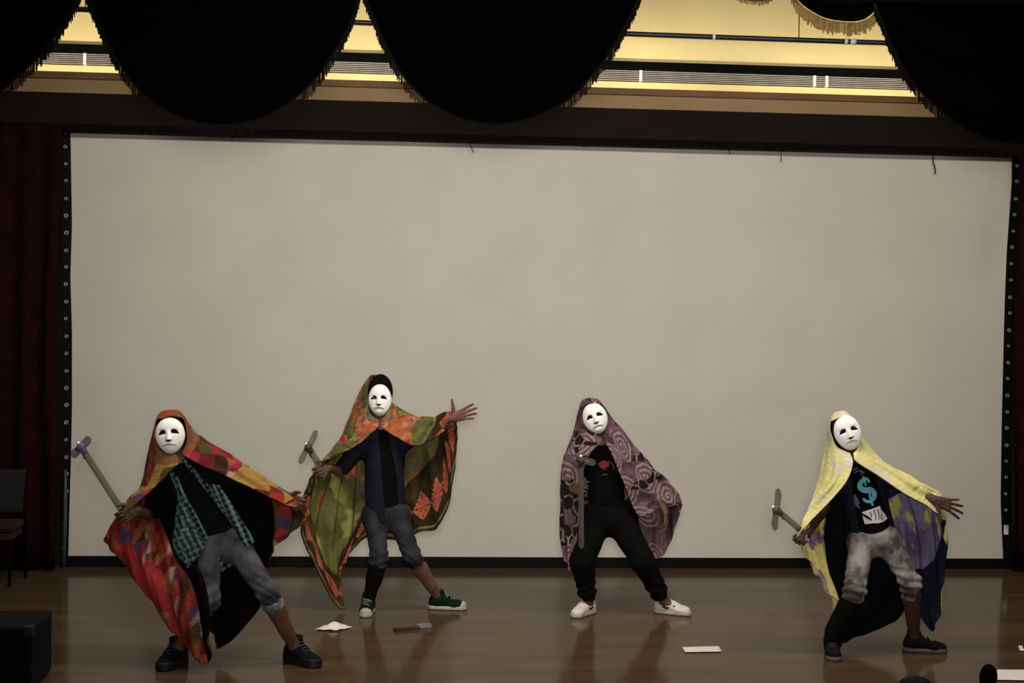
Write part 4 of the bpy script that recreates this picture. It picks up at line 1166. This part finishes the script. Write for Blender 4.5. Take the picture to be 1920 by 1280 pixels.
cols1 = [
 [(331, 853, -.07), (334, 868, -.13), (312, 890, -.14), (280, 918, -.15), (244, 950, -.21), (212, 980, -.20), (193, 1013, -.15)],
 [(304, 846, -.05), (300, 874, -.08), (276, 908, -.08), (248, 938, -.10), (226, 965, -.15), (216, 1000, -.15), (222, 1046, -.12)],
 [(292, 828, -.03), (284, 862, .00), (268, 905, .00), (250, 944, .0), (242, 990, -.06), (252, 1045, -.09), (284, 1128, -.10)],
 [(290, 805, -.02), (279, 845, .05), (270, 895, .08), (268, 945, .10), (272, 1010, .02), (292, 1085, -.14), (336, 1196, -.20)],
 [(294, 786, -.01), (285, 820, .10), (284, 888, .15), (292, 955, .16), (318, 1030, -.04), (356, 1104, -.20), (386, 1246, -.24)],
 [(306, 775, .0), (300, 792, .14), (312, 875, .20), (322, 955, .22), (345, 1030, .06), (382, 1090, -.20), (394, 1172, -.24)],
 [(320, 771, .0), (324, 782, .16), (344, 870, .22), (366, 950, .26), (378, 1030, .22), (398, 1110, .16), (412, 1216, .14)],
 [(334, 773, .0), (348, 790, .15), (378, 862, .20), (412, 930, .24), (440, 1005, .26), (462, 1075, .24), (484, 1140, .20)],
 [(345, 786, .0), (362, 805, .11), (402, 846, .13), (444, 885, .13), (476, 940, .18), (496, 1000, .18), (504, 1046, .15)],
 [(350, 806, -.01), (370, 816, .06), (420, 848, .07), (468, 884, .06), (512, 926, .08), (534, 975, .10), (530, 1012, .10)],
 [(350, 826, -.03), (374, 828, .0), (428, 856, .0), (480, 890, -.01), (530, 924, .0), (566, 952, .02), (572, 978, .03)],
 [(342, 850, -.06), (354, 860, -.09), (402, 882, -.08), (460, 909, -.08), (512, 934, -.08), (548, 948, -.08), (572, 958, -.03)]]
cloak(B1, hood(cols1, (5, 6, 7), (1, 2, 3, 4, 8, 9, 10)), d, pat1, lin1, fade=0.60, folds=11, amp=0.016, seed=2)['label'] = 'red patchwork blanket cloak with hood'
sword('grey toy sword with purple tape raised against the left screen edge', P(152, 838, d-0.20), P(240, 975, d-0.17), P(190, 800, d-0.22)-P(140, 850, d-0.20), 0.075, 0.020, M['tape_purple'])

# ================================================================== performer with the olive and orange cloak
f_r, f_l = G(688, 1152), G(838, 1142)
d = depth((f_r+f_l)/2)
sp2 = dict(d=d, foot_r=f_r, foot_l=f_l, yaw_r=math.radians(-98), yaw_l=math.radians(-12), skin='skin_b', roll=0.0,
  label='person in an olive and orange cloak with one open hand stretched out',
  joints=dict(head=(712, 746, 0.0), neck=(716, 800, 0.03), pelvis=(722, 958, 0.05), sh_r=(680, 830, 0.05), sh_l=(758, 824, 0.06),
              el_r=(636, 884, 0.08), wr_r=(616, 876, -0.13), el_l=(806, 800, 0.02), wr_l=(846, 784, -0.04),
              hip_r=(702, 966, 0.05), hip_l=(744, 964, 0.05), kn_r=(711, 1046, -0.10), kn_l=(772, 1042, -0.06)),
  hand_r=dict(f=-0.85*Rt-0.35*Up-0.3*Fw, n=-Fw, t=-0.4*Rt+0.9*Up, curl=(1.2, 1.3, 0.8), spread=0.0, td=(0.4, 0.8, 0.7), tc=0.5),
  hand_l=dict(f=0.93*Rt+0.30*Up, n=-Fw-0.15*Up, t=Up, curl=(0.10, 0.18, 0.15), spread=0.16, td=(0.30, 1.0, 0.05), tc=-0.15))
B2, J = figure(sp2)
bl = unit(J['pelvis']-(J['sh_r']+J['sh_l'])/2); mid = (J['sh_r']+J['sh_l'])/2
garment(B2, 't_shirt', J, torso_prims(J, 0.0, 0.6, 0.03), M['tee_black'], disp=soft_wrinkle(0.003, 13))
jk, vq = open_shirt(B2, 'denim_jacket', J, 0.016, 0.075, M['navy'], lerp(J['neck'], mid, 0.2)-fw*0.2+rt*0.01, J['pelvis']+bl*0.12-fw*0.2+rt*0.085, 0.040, 0.072, sleeve=0.95, seed=14, label='navy denim jacket worn open')
bv = caster(vq)
for py in (897, 922, 950):
    p = on_shirt(bv, 724, py, 0.002, d); mb = MB(); mb.tube([p, p-unit(ray(724, py))*0.004], 0.006, 10); mb.build('button', M['eyelet'], jk, True)
garment(B2, 'jeans', J, leg_prims(J, hip=0.072, hem_r=0.16, hem_l=0.18, thigh=0.076, knee=0.060, hem=0.060), M['denim_dark'],
        disp=add_disp(soft_wrinkle(0.003, 15), folds_at(J['kn_l'], 0.10, 0.007, 130, (0.3, 0, 1)), folds_at(J['kn_r'], 0.10, 0.007, 130, (0, 0, 1))), cuts=[(J['pelvis']-bl*0.06, -bl)])
# dark sock on the near leg
garment(B2, 'stocking', J, [C_(lerp(J['kn_r'], J['ank_r'], 0.05), J['ank_r'], 0.053, 0.042, 0.02), C_(lerp(J['kn_r'], J['ank_r'], 0.15), lerp(J['kn_r'], J['ank_r'], 0.5)+fw*0.015, 0.052, 0.053, 0.03)], M['trouser_black'], h=0.007)
shoe(B2, 'canvas_shoe', f_r+np.array([0, 0.02, 0]), sp2['yaw_r'], M['shoe_green'], M['sole_white'], M['lace'], 0.275, high=True, cap=M['sole_white'], label='green canvas high-top shoe with white toe cap')
shoe(B2, 'canvas_shoe', f_l, sp2['yaw_l'], M['shoe_green'], M['sole_white'], M['lace'], 0.285, high=True, cap=M['sole_white'], label='green canvas high-top shoe with white toe cap')
mask_parts(B2, P(713, 750, d-0.035), 0.02, -0.12, 0.02, 0.168, 0.222)
hd = J['head']
Fh = Field([hd], 0.20, 0.008); Fh.ball(hd+up*0.040+fw*0.045, (0.086, 0.100, 0.124), 0.01); Fh.cut(hd-up*0.03, -up)
v, q = Fh.mesh(); mesh_obj('headscarf', v, q, M['tee_black'], B2, True)['label'] = 'black cloth tied over the forehead'
cols2 = [
 [(709, 788, -.08), (708, 800, -.13), (686, 822, -.14), (660, 840, -.14), (632, 855, -.16), (606, 866, -.20), (592, 884, -.20)],
 [(694, 775, -.05), (680, 798, -.08), (660, 820, -.08), (640, 838, -.08), (614, 860, -.10), (594, 880, -.14), (574, 925, -.13)],
 [(690, 758, -.03), (668, 782, .00), (648, 812, .0), (630, 838, .0), (602, 878, -.02), (580, 930, -.08), (563, 990, -.08)],
 [(688, 740, -.01), (664, 766, .06), (648, 806, .07), (634, 846, .08), (612, 900, .02), (588, 980, -.02), (590, 1062, -.04)],
 [(687, 724, .02), (670, 745, .10), (656, 808, .14), (648, 866, .15), (632, 940, .08), (622, 1030, .02), (643, 1150, .0)],
 [(690, 712, .04), (680, 730, .14), (676, 818, .19), (672, 890, .20), (664, 960, .14), (656, 1020, .08), (636, 1072, .04)],
 [(697, 704, .04), (694, 716, .16), (700, 820, .21), (700, 890, .22), (694, 950, .20), (690, 985, .16), (684, 1010, .12)],
 [(704, 704, .07), (710, 718, .16), (726, 818, .20), (736, 890, .22), (742, 950, .22), (746, 988, .20), (748, 1012, .17)],
 [(714, 712, .10), (722, 745, .14), (752, 800, .15), (772, 850, .16), (780, 920, .17), (784, 970, .16), (786, 998, .14)],
 [(721, 730, .10), (731, 756, .11), (772, 784, .09), (806, 808, .09), (820, 880, .12), (826, 945, .12), (824, 984, .11)],
 [(728, 750, .06), (742, 762, .05), (778, 782, .02), (812, 786, .02), (836, 800, .06), (850, 850, .07), (850, 905, .08)],
 [(732, 765, -.02), (744, 778, -.04), (776, 796, -.04), (806, 790, -.04), (832, 776, -.03), (850, 774, .0), (856, 796, .03)],
 [(715, 788, -.08), (720, 804, -.11), (748, 822, -.10), (778, 836, -.09), (806, 826, -.08), (834, 806, -.07), (850, 792, -.06)]]
cloak(B2, hood(cols2, (), (1, 2, 3, 11)), d, pat2, pat2, folds=12, amp=0.015, seed=6)['label'] = 'olive and orange blanket cloak with diamond border'
sword('grey toy sword with dark tape held beside the olive and orange cloak', P(578, 838, d-0.22), P(612, 895, d-0.18), P(591, 797, d-0.22)-P(557, 858, d-0.22), 0.125, 0.026, M['tape_grey'])

# ================================================================== performer with the purple cloak
f_r, f_l = G(1094, 1154), G(1261, 1152)
d = depth((f_r+f_l)/2)
sp3 = dict(d=d, foot_r=f_r, foot_l=f_l, yaw_r=math.radians(-130), yaw_l=math.radians(-32), skin='skin_a', roll=0.32,
  label='person in a purple swirl-patterned cloak and black trousers, legs wide apart',
  joints=dict(head=(1113, 782, 0.0), neck=(1128, 832, 0.03), pelvis=(1139, 962, 0.05), sh_r=(1090, 860, 0.05), sh_l=(1170, 852, 0.06),
              el_r=(1068, 925, 0.08), wr_r=(1074, 918, -0.14), el_l=(1218, 906, 0.06), wr_l=(1246, 956, -0.02),
              hip_r=(1118, 972, 0.05), hip_l=(1162, 970, 0.05), kn_r=(1092, 1052, -0.09), kn_l=(1202, 1048, -0.07)),
  hand_r=dict(f=-0.75*Fw+0.35*Rt+0.15*Up, n=Rt*0.8-0.5*Fw, t=Up, curl=(1.0, 1.3, 0.8), spread=0.0, td=(0.5, 0.7, 0.7), tc=0.5),
  hand_l=dict(f=0.15*Rt-0.95*Up, n=-Rt, t=-Fw, curl=(0.4, 0.6, 0.4), spread=0.03))
B3, J = figure(sp3)
bl = unit(J['pelvis']-(J['sh_r']+J['sh_l'])/2)
ts, vq = garment(B3, 't_shirt', J, torso_prims(J, 0.004, 0.6, 0.05), M['tee_black'], disp=soft_wrinkle(0.003, 23))
bv = caster(vq)
blob_print('print', bv, [(1120, 869), (1127, 865), (1134, 862), (1141, 866), (1143, 873), (1138, 876), (1131, 877), (1125, 873)], M['print_red'], ts, dflt=d)
stroke_print('print', bv, [(1141, 864), (1146, 868), (1151, 874), (1150, 880)], 2.2, M['print_green'], ts, dflt=d)
stroke_print('print', bv, [(1124, 872), (1130, 878), (1137, 880)], 1.8, M['print_green'], ts, 0.006, dflt=d)
stroke_print('print', bv, [(1128, 891), (1134, 889), (1140, 890)], 1.6, M['print_green'], ts, dflt=d)
garment(B3, 'trousers', J, leg_prims(J, hip=0.105, thigh=0.104, knee=0.082, hem_r=0.86, hem_l=0.86, hem=0.062), M['trouser_black'],
        disp=add_disp(soft_wrinkle(0.004, 25), folds_at(lerp(J['kn_r'], J['ank_r'], .75), 0.11, 0.010, 100, (0, 0, 1)), folds_at(lerp(J['kn_l'], J['ank_l'], .75), 0.11, 0.010, 100, (0.3, 0, 1))))
shoe(B3, 'sneaker', f_r+np.array([0, 0.02, 0]), sp3['yaw_r'], M['shoe_white'], M['sole_white'], M['shoe_white'], 0.28, mark=M['mask_black'], label='white low sneaker with a black side mark')
shoe(B3, 'sneaker', f_l+np.array([0, 0.02, 0]), sp3['yaw_l'], M['shoe_white'], M['sole_white'], M['shoe_white'], 0.28, mark=M['mask_black'], label='white low sneaker with a black side mark')
mask_parts(B3, P(1116, 784, d-0.035), 0.32, -0.03, 0.03, 0.176, 0.220)
cols3 = [
 [(1128, 818, -.08), (1126, 830, -.12), (1108, 848, -.14), (1098, 868, -.14), (1090, 905, -.10), (1084, 975, -.08), (1079, 1072, -.06)],
 [(1106, 806, -.05), (1098, 824, -.08), (1082, 846, -.11), (1072, 872, -.13), (1067, 925, -.10), (1066, 990, -.08), (1069, 1072, -.06)],
 [(1096, 798, -.03), (1084, 816, .0), (1067, 840, -.02), (1057, 872, -.04), (1054, 935, -.03), (1055, 1000, -.02), (1059, 1050, -.01)],
 [(1090, 784, -.01), (1080, 800, .06), (1066, 842, .07), (1059, 882, .08), (1057, 940, .10), (1058, 1000, .10), (1062, 1046, .10)],
 [(1088, 768, .01), (1081, 780, .10), (1078, 846, .15), (1072, 895, .17), (1070, 950, .18), (1072, 1000, .18), (1076, 1030, .17)],
 [(1093, 753, .02), (1091, 762, .15), (1100, 844, .20), (1100, 900, .22), (1100, 940, .23), (1102, 970, .23), (1104, 990, .22)],
 [(1106, 748, .02), (1108, 758, .16), (1128, 842, .21), (1134, 900, .23), (1138, 935, .24), (1140, 960, .24), (1142, 985, .23)],
 [(1120, 751, .02), (1128, 766, .14), (1152, 840, .18), (1168, 900, .20), (1180, 945, .20), (1190, 985, .18), (1196, 1005, .16)],
 [(1132, 762, .01), (1145, 782, .10), (1174, 836, .12), (1200, 890, .14), (1218, 950, .14), (1228, 1010, .12), (1232, 1048, .10)],
 [(1138, 776, .0), (1156, 794, .05), (1186, 836, .06), (1216, 876, .08), (1240, 930, .10), (1252, 980, .10), (1258, 1012, .09)],
 [(1139, 790, -.02), (1160, 802, .0), (1188, 838, .0), (1218, 874, .02), (1246, 896, .04), (1266, 925, .05), (1278, 948, .05)],
 [(1136, 804, -.04), (1152, 820, -.05), (1176, 856, -.07), (1202, 890, -.06), (1226, 916, -.03), (1246, 936, .0), (1262, 950, .03)],
 [(1133, 818, -.08), (1138, 834, -.12), (1154, 866, -.13), (1170, 906, -.12), (1184, 942, -.10), (1198, 966, -.08), (1214, 962, -.05)]]
cloak(B3, hood(cols3, (5, 6, 7), (1, 2, 3, 4, 8, 9, 10, 11)), d, pat3, pat3, fade=0.62, folds=11, amp=0.014, seed=9)['label'] = 'purple blanket cloak with pale swirls'
sword('grey toy sword held upright before the purple cloak', P(1089, 862, d-0.27), P(1090, 1030, d-0.20), P(1118, 868, d-0.30)-P(1060, 856, d-0.24), 0.105, 0.019, M['tape_grey'])

# ================================================================== performer with the yellow cloak
f_r, f_l = G(1562, 1233), G(1733, 1222)
d = depth((f_r+f_l)/2)
sp4 = dict(d=d, foot_r=f_r, foot_l=f_l, yaw_r=math.radians(-104), yaw_l=math.radians(-14), skin='skin_c', roll=0.30,
  label='person in a yellow cloak and pale washed jeans leaning back at the right',
  joints=dict(head=(1585, 808, 0.0), neck=(1598, 860, 0.03), pelvis=(1638, 1004, 0.05), sh_r=(1572, 896, 0.05), sh_l=(1650, 888, 0.06),
              el_r=(1538, 962, 0.08), wr_r=(1516, 996, -0.11), el_l=(1710, 916, 0.02), wr_l=(1752, 938, -0.04),
              hip_r=(1616, 1014, 0.05), hip_l=(1662, 1010, 0.05), kn_r=(1602, 1108, -0.13), kn_l=(1708, 1092, -0.06)),
  hand_r=dict(f=-0.75*Rt-0.6*Up-0.2*Fw, n=-Fw, t=-0.7*Rt+0.7*Up, curl=(1.1, 1.2, 0.8), spread=0.0, td=(0.4, 0.8, 0.7), tc=0.5),
  hand_l=dict(f=0.92*Rt-0.28*Up-0.1*Fw, n=Fw-0.2*Up, t=-Up, curl=(0.12, 0.2, 0.15), spread=0.22, td=(0.45, 0.9, 0.0), tc=0.0))
B4, J = figure(sp4)
bl = unit(J['pelvis']-(J['sh_r']+J['sh_l'])/2); mid = (J['sh_r']+J['sh_l'])/2
ts, vq = garment(B4, 't_shirt', J, torso_prims(J, 0.0, 0.7, 0.03), M['tee_black'], disp=soft_wrinkle(0.003, 33))
bv = caster(vq)
def zp(x, y): return (1560+x/6.4, 840+y/6.4)
S1 = [zp(450, 410), zp(420, 368), zp(372, 385), zp(335, 430), zp(345, 480), zp(400, 505), zp(460, 500), zp(500, 530), zp(505, 580), zp(480, 620), zp(440, 640), zp(400, 630), zp(375, 600)]
stroke_print('print', bv, S1, [4, 5, 8, 9, 10, 11, 11, 10, 9, 8, 6, 5, 4], M['print_cyan'], ts, dflt=d)['label'] = 'cyan dollar sign'
stroke_print('print', bv, [zp(375, 335), zp(395, 400), zp(405, 450)], 3.2, M['print_cyan'], ts, 0.006, dflt=d)
stroke_print('print', bv, [zp(445, 520), zp(460, 600), zp(490, 690)], 3.6, M['print_cyan'], ts, 0.006, dflt=d)
for ln in ([zp(255, 262), zp(285, 245), zp(312, 240)], [zp(262, 296), zp(300, 280), zp(345, 270), zp(385, 300)], [zp(340, 262), zp(352, 290), zp(350, 322)]):
    stroke_print('print', bv, ln, 2.2, M['print_grey'], ts, dflt=d)
for ln in ([zp(232, 560), zp(262, 610), zp(290, 670), zp(330, 715)], [zp(268, 560), zp(300, 620), zp(320, 670)]):
    stroke_print('print', bv, ln, 4.0, M['print_grey'], ts, dflt=d)
blob_print('print', bv, [zp(362, 765), zp(480, 728), zp(575, 690), zp(592, 740), zp(640, 790), zp(665, 845), zp(620, 880), zp(560, 900), zp(480, 900), zp(395, 912), zp(375, 850)], M['print_white'], ts, dflt=d)['label'] = 'white printed block'
stroke_print('print', bv, [zp(365, 790), zp(420, 825), zp(480, 862)], [3, 5, 2], M['mask_black'], ts, 0.006, dflt=d)
for ln in ([zp(455, 765), zp(475, 800), zp(462, 820)], [zp(500, 735), zp(520, 800), zp(530, 860)], [zp(545, 730), zp(560, 790), zp(565, 850)], [zp(600, 790), zp(590, 830), zp(612, 860)]):
    stroke_print('print', bv, ln, 2.4, M['print_blue'], ts, 0.006, dflt=d)
open_shirt(B4, 'vest', J, 0.012, 0.10, M['navy'], lerp(J['neck'], mid, 0.1)-fw*0.2+rt*0.02, J['pelvis']+bl*0.2-fw*0.2+rt*0.01, 0.070, 0.125, sleeve=0.3, seed=34, label='open navy vest')
garment(B4, 'jeans', J, leg_prims(J, hip=0.072, hem_r=0.16, hem_l=0.24, thigh=0.077, knee=0.062, hem=0.061), M['denim_acid'],
        disp=add_disp(soft_wrinkle(0.003, 35), folds_at(J['kn_l'], 0.12, 0.010, 120, (0.25, 0, 1)), folds_at(J['kn_r'], 0.11, 0.010, 120, (-.1, 0, 1))), cuts=[(J['pelvis']-bl*0.055, -bl)])
garment(B4, 'shaded_shin', J, [C_(lerp(J['kn_r'], J['ank_r'], 0.16), J['ank_r'], 0.062, 0.058, 0.02), C_(lerp(J['kn_r'], J['ank_r'], 0.3), lerp(J['kn_r'], J['ank_r'], 0.8)+fw*0.03, 0.060, 0.062, 0.03)], M['trouser_black'], h=0.008, disp=soft_wrinkle(0.003, 36))  # black shell puts the shade on the right shin into colour
shoe(B4, 'shoe', f_r+np.array([0, 0.02, 0]), sp4['yaw_r'], M['shoe_black'], M['sole_grey'], M['lace_dark'], 0.285, high=True)
shoe(B4, 'shoe', f_l, sp4['yaw_l'], M['shoe_black'], M['sole_grey'], M['lace'], 0.285, high=True)
mask_parts(B4, P(1589, 811, d-0.035), 0.30, 0.0, 0.02, 0.172, 0.222)
cols4 = [
 [(1594, 850, -.07), (1599, 868, -.13), (1588, 902, -.15), (1564, 932, -.15), (1536, 960, -.16), (1510, 983, -.17), (1496, 1000, -.18)],
 [(1570, 838, -.05), (1572, 860, -.09), (1562, 896, -.11), (1546, 926, -.11), (1526, 955, -.10), (1506, 990, -.13), (1500, 1025, -.14)],
 [(1562, 822, -.03), (1556, 848, -.03), (1548, 886, -.03), (1536, 922, -.02), (1520, 962, -.04), (1512, 1010, -.11), (1522, 1060, -.13)],
 [(1556, 806, -.01), (1549, 836, .05), (1542, 880, .06), (1532, 920, .07), (1522, 965, .05), (1526, 1030, -.05), (1548, 1100, -.10)],
 [(1557, 790, .01), (1551, 812, .10), (1550, 884, .14), (1548, 935, .15), (1542, 985, .12), (1550, 1050, .02), (1572, 1140, -.06)],
 [(1563, 779, .02), (1560, 795, .15), (1572, 880, .19), (1572, 950, .20), (1568, 1020, .17), (1568, 1100, .12), (1572, 1198, .10)],
 [(1574, 774, .02), (1576, 786, .16), (1598, 876, .21), (1606, 950, .22), (1606, 1030, .22), (1604, 1110, .20), (1604, 1196, .18)],
 [(1586, 774, .02), (1595, 792, .15), (1626, 872, .20), (1640, 945, .23), (1648, 1020, .24), (1658, 1090, .22), (1675, 1166, .18)],
 [(1598, 783, .01), (1608, 812, .12), (1650, 872, .15), (1676, 930, .18), (1690, 1000, .20), (1700, 1080, .20), (1706, 1140, .18)],
 [(1607, 800, .0), (1616, 828, .08), (1664, 874, .10), (1706, 916, .11), (1728, 990, .16), (1738, 1080, .17), (1750, 1182, .15)],
 [(1611, 818, -.02), (1622, 840, .03), (1670, 876, .04), (1716, 904, .03), (1748, 950, .07), (1766, 1030, .10), (1766, 1120, .10)],
 [(1610, 836, -.04), (1624, 850, -.03), (1672, 880, -.02), (1718, 904, -.02), (1746, 918, .0), (1766, 940, .04), (1774, 1010, .07)],
 [(1600, 850, -.07), (1606, 864, -.12), (1646, 892, -.10), (1690, 922, -.09), (1730, 944, -.08), (1752, 956, -.08), (1762, 962, -.05)]]
cloak(B4, hood(cols4, (5, 6, 7), (1, 2, 3, 4, 8, 9, 10, 11)), d, pat4, lin4, fade=0.80, mats=[M['satin'], M['cloth_in']], folds=13, amp=0.016, seed=12)['label'] = 'yellow satin cloak with lavender and navy lining'
sword('grey toy sword with brown tape beside the yellow cloak', P(1456, 955, d-0.18), P(1512, 1003, d-0.15), P(1456, 918, d-0.20)-P(1446, 1000, d-0.18), 0.125, 0.022, M['tape_brown'])

# ------------------------------------------------------------------ in front of the stage
# microphone at the stage edge
mc = P(1854, 1264, 7.0)
mr = empty('microphone', (mc[0]-0.03, mc[1], 0.0)); tag(mr, 'black foam-headed microphone at the bottom edge beside the white sheet', 'microphone')
Fm = Field([mc], 0.12, 0.004); Fm.ball(mc, (0.038, 0.038, 0.050), 0.01); Fm.cap(mc-np.array([.004, 0, .02]), mc-np.array([0.02, 0, 0.085]), 0.036, 0.024, 0.02); Fm.displace(soft_wrinkle(0.0012, 77))
v, q = Fm.mesh(); mesh_obj('foam_head', v, q, M['grille_cloth'], mr, True)
mb = MB(); mb.tube([mc-np.array([0.018, 0, 0.07]), mc-np.array([0.03, 0, 0.18])], [0.013, 0.011], 10); mb.build('handle', M['speaker'], mr, True)
mb = MB(); mb.tube([mc-np.array([0.03, 0, 0.15]), (mc[0]-0.03, mc[1], 0.012)], 0.008, 8); mb.build('stand', M['rail'], mr, True)
mb = MB(); mb.tube([(mc[0]-0.03, mc[1], 0.0), (mc[0]-0.03, mc[1], 0.012)], [0.09, 0.085], 20); mb.build('base', M['rail'], mr)
# spectator in front of the stage: only the crown of the head shows
tp = P(1718, 1270, 5.5)
GZ = -1.05
hd = tp-np.array([0, 0, 0.115]); base = np.array([hd[0], hd[1], GZ])
pt = lambda x, y, z: base+np.array([x, y, z])
Ht = hd[2]-GZ
Fb = Field([pt(-.35, -.2, 0), pt(.35, .25, Ht+.15)], 0.06, 0.012)
Fb.cap(hd+uz*0.03, hd-uz*0.02, 0.078, 0.074, 0.03); Fb.cap(hd-uz*0.02+np.array([0, .02, 0]), hd-uz*0.08+np.array([0, .035, 0]), 0.062, 0.042, 0.03); Fb.cap(hd-uz*0.06, hd-uz*0.16, 0.05, 0.055, 0.03)
Fb.cap(hd+np.array([0, .078, -.01]), hd+np.array([0, .09, -.03]), .012, .015, .02)
for sg in (-1, 1):
    s0 = pt(sg*.18, 0, Ht-.24); Fb.cap(pt(0, 0, Ht-.22), s0, .06, .055, .04); Fb.cap(s0, pt(sg*.23, .0, Ht-.52), .05, .04, .03); Fb.cap(pt(sg*.23, .0, Ht-.52), pt(sg*.21, .10, Ht-.74), .038, .028, .02)
    Fb.cap(pt(sg*.21, .10, Ht-.74), pt(sg*.20, .13, Ht-.84), .03, .018, .02)
    Fb.cap(pt(sg*.09, 0, Ht-.74), pt(sg*.10, .01, .42), .085, .055, .04); Fb.cap(pt(sg*.10, .01, .42), pt(sg*.10, 0, .07), .052, .036, .03); Fb.cap(pt(sg*.10, 0, .04), pt(sg*.11, .15, .03), .035, .028, .03)
Fb.cap(pt(0, 0, Ht-.28), pt(0, 0, Ht-.70), .13, .115, .05, flat=np.array([0, 1.0, 0]), fk=1.35)
v, q = Fb.mesh(); aud = mesh_obj('person', v, q, M['skin_c'], None, True, origin=base)
tag(aud, 'spectator below the stage of whom only the dark crown shows at the bottom edge', 'person')
Fh = Field([hd], 0.2, 0.007); Fh.cap(hd+uz*0.032, hd+uz*0.01-np.array([0, .02, 0]), 0.088, 0.086, 0.02); Fh.cut(hd-uz*0.04, (0, .6, -1)); Fh.displace(soft_wrinkle(0.002, 81))
v, q = Fh.mesh(); mesh_obj('hair', v, q, M['hair'], aud, True)
pr = [C_(pt(-.17, 0, Ht-.24), pt(.17, 0, Ht-.24), .066, .066, .05), C_(pt(0, 0, Ht-.27), pt(0, 0, Ht-.78), .142, .130, .05, flat=np.array([0, 1.0, 0]), fk=1.3, cut_b=True)]
for sg in (-1, 1): pr.append(C_(pt(sg*.18, 0, Ht-.24), pt(sg*.22, 0, Ht-.44), .062, .056, .03, cut_b=True))
garment(aud, 'shirt', None, pr, mat('dark_red_cotton', (0.03, 0.006, 0.006), 0.9, noise=.2), h=0.012)
pr = [C_(pt(-.08, 0, Ht-.76), pt(.08, 0, Ht-.76), .100, .100, .05)]
for sg in (-1, 1): pr += [C_(pt(sg*.09, 0, Ht-.76), pt(sg*.10, .01, .42), .098, .074, .04), C_(pt(sg*.10, .01, .42), pt(sg*.10, 0, .10), .072, .062, .03, cut_b=True)]
garment(aud, 'trousers', None, pr, M['trouser_black'], h=0.012)
for sg in (-1, 1): shoe(aud, 'shoe', (base[0]+sg*.105, base[1]+.05), math.pi/2, M['shoe_black'], M['sole_dark'], M['lace_dark'])
hf = box('floor_hall', (XL-1, -16, GZ-0.1), (XR+1, FRONT-0.06, GZ), M['side']); tag(hf, kind='structure')
